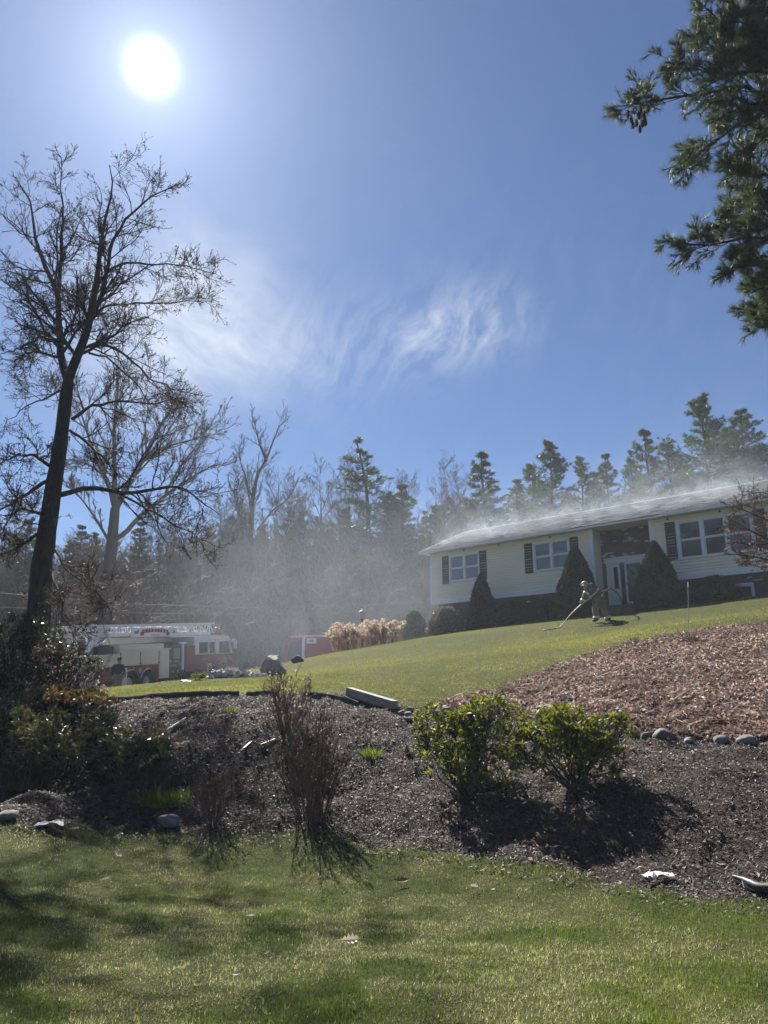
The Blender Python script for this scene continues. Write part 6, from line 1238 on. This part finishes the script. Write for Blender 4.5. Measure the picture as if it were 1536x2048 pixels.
def hand(parent, wrist, d, palm, m_, s=1.0):
    """palm with four curled fingers and a thumb"""
    wrist = np.array(wrist); d = unit(d); palm = unit(np.array(palm) - np.dot(palm, d) * d); q = np.cross(d, palm); m = MB(); m.obox(wrist + d * .045 * s, (d, q, palm), (.048 * s, .042 * s, .016 * s)); L = (.068, .076, .072, .056)
    for i in range(4):
        b = wrist + d * .09 * s + q * (i - 1.5) * .021 * s; c = b + d * L[i] * .5 * s + palm * .012 * s; e = c + d * L[i] * .22 * s + palm * L[i] * .42 * s; f = e - d * L[i] * .18 * s + palm * L[i] * .28 * s; m.tubes(np.array([b, c, e, f]), np.array([.0105, .010, .009, .007]) * s, 6, .5, True)
    b = wrist + d * .03 * s + q * .04 * s; m.tubes(np.array([b, b + d * .03 * s + q * .028 * s + palm * .012 * s, b + d * .055 * s + q * .022 * s + palm * .04 * s]), np.array([.013, .012, .008]) * s, 6, .5, True); return m.build('glove', m_, parent)
def firefighter():
    b = gs(at(1199, 1238, 30.6)); b[2] = max(b[2], 0); fz = math.atan2(b[0], b[1]); T = thing('person', 'person in tan firefighter gear with helmet and air tank bending over a hose', 'person', b, -fz); T.scale = (1.02,) * 3
    # local x right in the picture, y away, z up: facing left, bent at the hips
    hip = np.array([.02, 0, .86]); che = np.array([-.27, -.06, 1.17]); neck = np.array([-.38, -.10, 1.30]); head = np.array([-.45, -.13, 1.40]); sL = np.array([-.36, -.28, 1.20]); sR = np.array([-.26, .13, 1.24])
    eL = np.array([-.50, -.34, .94]); hL = np.array([-.60, -.34, .70]); eR = np.array([-.44, .10, .98]); hR = np.array([-.56, -.06, .80]); knL = np.array([-.14, -.16, .46]); anL = np.array([-.10, -.16, .08]); toL = np.array([-.26, -.18, .045]); knR = np.array([.20, .14, .48]); anR = np.array([.34, .14, .09]); toR = np.array([.19, .15, .045]); hpL = np.array([-.02, -.12, .84]); hpR = np.array([.05, .12, .84])
    V = [hip, (hip + che) / 2 + [-.0, 0, .04], che, neck, head + [0, 0, -.04], sL, eL, hL, sR, eR, hR, hpL, knL, anL, toL, hpR, knR, anR, toR]; Ed = [(0, 1), (1, 2), (2, 3), (3, 4), (2, 5), (5, 6), (6, 7), (2, 8), (8, 9), (9, 10), (0, 11), (11, 12), (12, 13), (13, 14), (0, 15), (15, 16), (16, 17), (17, 18)]
    skin('body', V, Ed, [.13, .13, .14, .06, .075, .07, .05, .035, .07, .05, .035, .09, .06, .045, .04, .09, .06, .045, .04], SKIN, T)
    h = MB(); ph = [(math.sin(p) * .098, -math.cos(p) * .125) for p in np.linspace(.05, PI - .05, 12)]; h.lathe((0, 0, 0), ph, 18); hd = h.build('head', SKIN, T, True, head); f = MB(); f.lathe((-.062, 0, -.02), [(.02, -.06), (.062, -.045), (.07, .01), (.055, .055), (.02, .06)], 14); f.build('face_mask', BLACK, hd, True)
    fm = MB(); fm.cyl((-.14, -.01, -.05), (-1, 0, -.3), .03, .05, 12); fm.build('mask_regulator', BLACK, hd); hl_ = MB(); hl_.lathe((.01, 0, .03), [(.19, -.01), (.165, .0), (.13, .012), (.126, .06), (.105, .11), (.06, .145), (.01, .155)], 20); he = hl_.build('helmet', surf('helmet_tan', (.50, .36, .20), (.42, .30, .16), rough=.45), hd, True); he.rotation_euler = (0, -.30, 0); MB().box(-.15, -.118, -.035, .035, .05, .15).build('helmet_shield', GOLD, he)
    jk = skin('jacket', [hip + [0, 0, .0], (hip + che) / 2 + [0, 0, .06], che + [.02, 0, .03], neck + [.05, 0, -.05], sL, (sL + eL) / 2, eL, (eL + hL) / 2, hL + [.02, 0, .04], sR, (sR + eR) / 2, eR, hR + [.03, 0, .04], hip + [.06, 0, -.10]], [(0, 1), (1, 2), (2, 3), (2, 4), (4, 5), (5, 6), (6, 7), (7, 8), (2, 9), (9, 10), (10, 11), (11, 12), (0, 13)], [(.225, .225), (.215, .215), (.21, .22), .11, .13, .118, .10, .09, .075, .13, .115, .10, .075, (.235, .235)], TURNJ, T)
    skin('trousers', [hip + [.03, 0, .0], hpL, (hpL + knL) / 2, knL, (knL + anL) / 2, anL + [0, 0, .06], hpR, (hpR + knR) / 2, knR, (knR + anR) / 2, anR + [0, 0, .06]], [(0, 1), (1, 2), (2, 3), (3, 4), (4, 5), (0, 6), (6, 7), (7, 8), (8, 9), (9, 10)], [.20, .16, .145, .125, .12, .125, .16, .145, .125, .12, .125], TURN, T)
    for a, t in ((anL, toL), (anR, toR)): skin('boot', [a + [.02, 0, .10], a + [.02, 0, .0], (a + t) / 2 + [0, 0, -.01], t + [-.02, 0, .0]], [(0, 1), (1, 2), (2, 3)], [.075, .075, .062, .05], BOOT, T)
    for a, bq, r, k in ((anL, knL, .132, .22), (anR, knR, .132, .22), (sL, eL, .126, .5), (eL, hL, .100, .55), (sR, eR, .122, .5), (hip, che, .232, .05), (hip, che, .222, .62)):
        c = a + (bq - a) * k; d = unit(bq - a); m = MB(); m.cyl(c + ([0, 0, .03] if a is hip else 0), d, r, .075, 20); m.build('reflective_stripe', STRIPE, T, True)
    td = unit(che - hip); bk = unit(np.array([.55, 0, .83])); c = (hip * .35 + che * .65) + bk * .25; m = MB(); m.tubes(np.array([c - td * .27, c - td * .25, c + td * .22, c + td * .27, c + td * .30]), [.05, .085, .085, .05, .025], 16, .5, True); tk = m.build('air_tank', BLACK, T, True); m = MB(); m.cyl(c - td * .05, td, .088, .05, 16); m.build('tank_band', STRIPE, tk); m = MB(); m.obox(c - bk * .10, (td, np.array([0, 1.0, 0]), np.cross(td, [0, 1.0, 0])), (.24, .13, .018)); m.build('tank_frame', DRK, T)
    for s in (-1, 1): m = MB(); m.tubes(resample(np.array([che + bk * .2 + [0, s * .12, 0], neck + [0.02, s * .14, .05], che + [-.16, s * .14, -.06], hip + [-.14, s * .16, .12]]), 10), np.full(10, .02), 5); m.build('tank_strap', DRK, T)
    hand(T, hL, hL - eL + [-.1, 0, 0], [.3, 1, -.2], GLOVE, 1.15); hand(T, hR, hR - eR, [.3, -1, -.2], GLOVE, 1.15)
    m = MB(); m.cyl(hip + [-.16, -.2, -.12], (0, .3, 1), .04, .14, 10); m.build('hip_tool', DRK, T)
    Mw = Matrix.Translation(Vector(b)) @ Matrix.Rotation(-fz, 4, 'Z') @ Matrix.Scale(1.02, 4); Wp = lambda p: np.array(Mw @ Vector(p))
    return Wp
WP = firefighter()
def hose():
    D = 30.2; e = gs(at(1119, 1241, D)) + [0, 0, .03]; g0 = gs(at(1085, 1243, D - .2)) + [0, 0, .025]
    pts = [g0, e, at(1142, 1228, D), WP((-.62, -.36, .67)), WP((-.36, -.42, .82)), WP((-.06, -.34, .99)), WP((.12, -.24, 1.09)), at(1222, 1176, D + .6), at(1235, 1186, D + 1.0), at(1243, 1200, D + 1.4), at(1247, 1216, D + 2.0), hl(10.9, -.9, .55), hl(11.1, -.2, .95)]
    P = resample(np.array(pts), 60); c = P[30].copy(); T = thing('fire_hose', 'long fire hose curving from the front steps through the hands down to the lawn', 'hose', c); m = MB(); m.tubes((P - c)[18:], np.full(42, .028), 10, .5, True); m.build('hose_line', surf('hose_black', (.03, .03, .032), (.05, .05, .05), rough=.5), T, True); m = MB(); m.tubes((P - c)[:19], np.full(19, .021), 10, .5, True); m.build('pale_hose_end', surf('hose_pale', (.42, .41, .37), (.5, .49, .45), rough=.5), T, True)
    n = WP((-.70, -.36, .74)) - c; m = MB(); m.tubes(np.array([n, n + [.09, 0, .03], n + [.18, .02, .05]]), [.035, .025, .03], 10, .5, True); m.build('nozzle', ALU, T)
hose()
def bystander():
    b = gz(at(233, 1390, 37.6)); fz = math.atan2(b[0], b[1]); T = thing('person', 'person in dark jacket and tan trousers standing beside the ladder truck', 'person', b, -fz); J = surf('dark_jacket', (.02, .022, .03), (.035, .037, .045), rough=.8); TR_ = surf('khaki_cloth', (.24, .20, .13), (.20, .165, .11), rough=.85)
    hip = np.array([0, 0, .95]); che = np.array([0, 0, 1.30]); V = [hip, che - [0, 0, .14], che, np.array([0, 0, 1.48]), np.array([0, 0, 1.56]), np.array([-.2, 0, 1.38]), np.array([-.25, .03, 1.12]), np.array([-.22, -.06, .88]), np.array([.2, 0, 1.38]), np.array([.25, .03, 1.12]), np.array([.22, -.06, .88]), np.array([-.1, 0, .9]), np.array([-.11, 0, .5]), np.array([-.11, .02, .08]), np.array([-.12, -.14, .04]), np.array([.1, 0, .9]), np.array([.11, 0, .5]), np.array([.11, .02, .08]), np.array([.13, -.14, .04])]
    skin('body', V, [(0, 1), (1, 2), (2, 3), (3, 4), (2, 5), (5, 6), (6, 7), (2, 8), (8, 9), (9, 10), (0, 11), (11, 12), (12, 13), (13, 14), (0, 15), (15, 16), (16, 17), (17, 18)], [.12, .13, .14, .055, .07, .06, .045, .035, .06, .045, .035, .085, .06, .045, .04, .085, .06, .045, .04], SKIN, T)
    skin('jacket', [hip + [0, 0, -.06], che - [0, 0, .14], che, np.array([0, 0, 1.46])] + [V[i] for i in (5, 6)] + [V[7] + [0, 0, .05]] + [V[i] for i in (8, 9)] + [V[10] + [0, 0, .05]], [(0, 1), (1, 2), (2, 3), (2, 4), (4, 5), (5, 6), (2, 7), (7, 8), (8, 9)], [.18, .17, .18, .08, .09, .075, .055, .09, .075, .055], J, T); skin('trousers', [hip - [0, 0, .02]] + [V[i] for i in (11, 12)] + [V[13] + [0, 0, .05]] + [V[i] for i in (15, 16)] + [V[17] + [0, 0, .05]], [(0, 1), (1, 2), (2, 3), (0, 4), (4, 5), (5, 6)], [.15, .11, .09, .08, .11, .09, .08], TR_, T)
    h = MB(); h.lathe((0, 0, 0), [(math.sin(p) * .088, -math.cos(p) * .12) for p in np.linspace(.05, PI - .05, 12)], 16); hd = h.build('head', SKIN, T, True, (0, 0, 1.66)); m = MB(); m.lathe((0, .012, .01), [(.099, -.04), (.10, .02), (.085, .08), (.05, .118), (.01, .128)], 16); m.build('hair', surf('dark_hair', (.02, .016, .013), (.03, .025, .02), rough=.6), hd, True)
    for a in (13, 17): skin('boot', [V[a] + [0, 0, .08], V[a], V[a + 1]], [(0, 1), (1, 2)], [.06, .06, .045], BOOT, T)
    for a, e in ((7, 6), (10, 9)): hand(T, V[a], V[a] - V[e], [0, -1, 0], SKIN)
bystander()

# ------------------------------------------------------------------ smoke and haze
def volume_box(name, c, rotz, half, build, aniso=.3):
    m, t, out = new_mat(name); v = N(t, 'ShaderNodeVolumePrincipled'); v.inputs['Color'].default_value = (.78, .88, 1.0, 1); v.inputs['Anisotropy'].default_value = aniso
    if build: t.links.new(build(t), v.inputs['Density'])
    t.links.new(v.outputs[0], out.inputs['Volume']); mb = MB(); mb.box(-half[0], half[0], -half[1], half[1], -half[2], half[2]); o = mb.build(name, m); o.location = tuple(c); o.rotation_euler[2] = rotz; return tag(o, kind='stuff'), v
def fall(t, x, lo, hi, wlo, whi):
    """1 inside lo..hi, easing to 0 over wlo and whi outside it"""
    a = N(t, 'ShaderNodeMapRange', interpolation_type='SMOOTHSTEP', n_1=lo - wlo, n_2=lo); t.links.new(x, a.inputs[0]); b = N(t, 'ShaderNodeMapRange', interpolation_type='SMOOTHSTEP', n_1=hi, n_2=hi + whi, n_3=1.0, n_4=0.0); t.links.new(x, b.inputs[0]); return math_n(t, 'MULTIPLY', a.outputs[0], b.outputs[0])
def smoke_noise(t, vec, scale, stretch, lo, hi, dist=1.2, det=4.0):
    mp = N(t, 'ShaderNodeMapping'); t.links.new(vec, mp.inputs[0]); mp.inputs['Scale'].default_value = stretch; n = N(t, 'ShaderNodeTexNoise', i_Scale=scale, i_Detail=det, i_Roughness=.6, i_Distortion=dist); t.links.new(mp.outputs[0], n.inputs['Vector']); r = N(t, 'ShaderNodeMapRange', n_1=lo, n_2=hi); t.links.new(n.outputs[0], r.inputs[0]); return r.outputs[0]
ROOF_C = (8.0, 3.6, 7.2)
def roof_density(t):
    o = N(t, 'ShaderNodeTexCoord').outputs['Object']; s = N(t, 'ShaderNodeSeparateXYZ'); t.links.new(o, s.inputs[0]); x, y, z = s.outputs
    yl = math_n(t, 'ADD', y, ROOF_C[1]); zl = math_n(t, 'ADD', z, ROOF_C[2])
    roof = math_n(t, 'SUBTRACT', 6.45, math_n(t, 'MULTIPLY', math_n(t, 'ABSOLUTE', math_n(t, 'SUBTRACT', yl, 3.8)), .435)); h = math_n(t, 'SUBTRACT', zl, roof)
    thin = math_n(t, 'POWER', 2.7183, math_n(t, 'MULTIPLY', math_n(t, 'MAXIMUM', h, 0.0), -2.6)); high = math_n(t, 'MULTIPLY', math_n(t, 'POWER', 2.7183, math_n(t, 'MULTIPLY', math_n(t, 'MAXIMUM', h, 0.0), -.95)), .42)
    d = math_n(t, 'MULTIPLY', math_n(t, 'ADD', math_n(t, 'MULTIPLY', math_n(t, 'MULTIPLY', thin, .72), smoke_noise(t, o, 1.3, (1, 1, 1.6), .48, .72, 1.8)), math_n(t, 'MULTIPLY', high, smoke_noise(t, o, .55, (1, 1, 1.3), .42, .72, 1.6))), fall(t, x, -7.2, 7.0, 1.3, 3.5)); d = math_n(t, 'MULTIPLY', d, fall(t, y, -3.6, 3.5, .6, 2.5)); d = math_n(t, 'MULTIPLY', d, math_n(t, 'MULTIPLY', fall(t, h, -.08, 40, .3, 1), fall(t, z, -1.9, 40, .8, 1))); return math_n(t, 'MULTIPLY', d, .34)
rc = hl(*ROOF_C); volume_box('roof_smoke', rc, HYAW, (12.6, 6.5, 2.75), roof_density)
def drift_density(t):
    o = N(t, 'ShaderNodeTexCoord').outputs['Object']; s = N(t, 'ShaderNodeSeparateXYZ'); t.links.new(o, s.inputs[0]); x, y, z = s.outputs
    n = math_n(t, 'ADD', smoke_noise(t, o, .16, (1, 1, 1.5), .34, .78, 1.4), .45); d = math_n(t, 'MULTIPLY', n, math_n(t, 'MULTIPLY', fall(t, x, -2.5, 6.5, 9.0, 5.0), math_n(t, 'MULTIPLY', fall(t, y, -2.5, 2.5, 3.8, 3.8), fall(t, z, -5, 0.0, 1.2, 5.8)))); return math_n(t, 'MULTIPLY', d, .017)
volume_box('drifting_smoke', (-4.0, 41.0, 8.6), rad(-6), (15.5, 6.5, 6.4), drift_density, .15)
hz, vv = volume_box('haze', (0, 35, 15.5), 0, (130, 110, 19.5), None, .15); vv.inputs['Density'].default_value = .0008
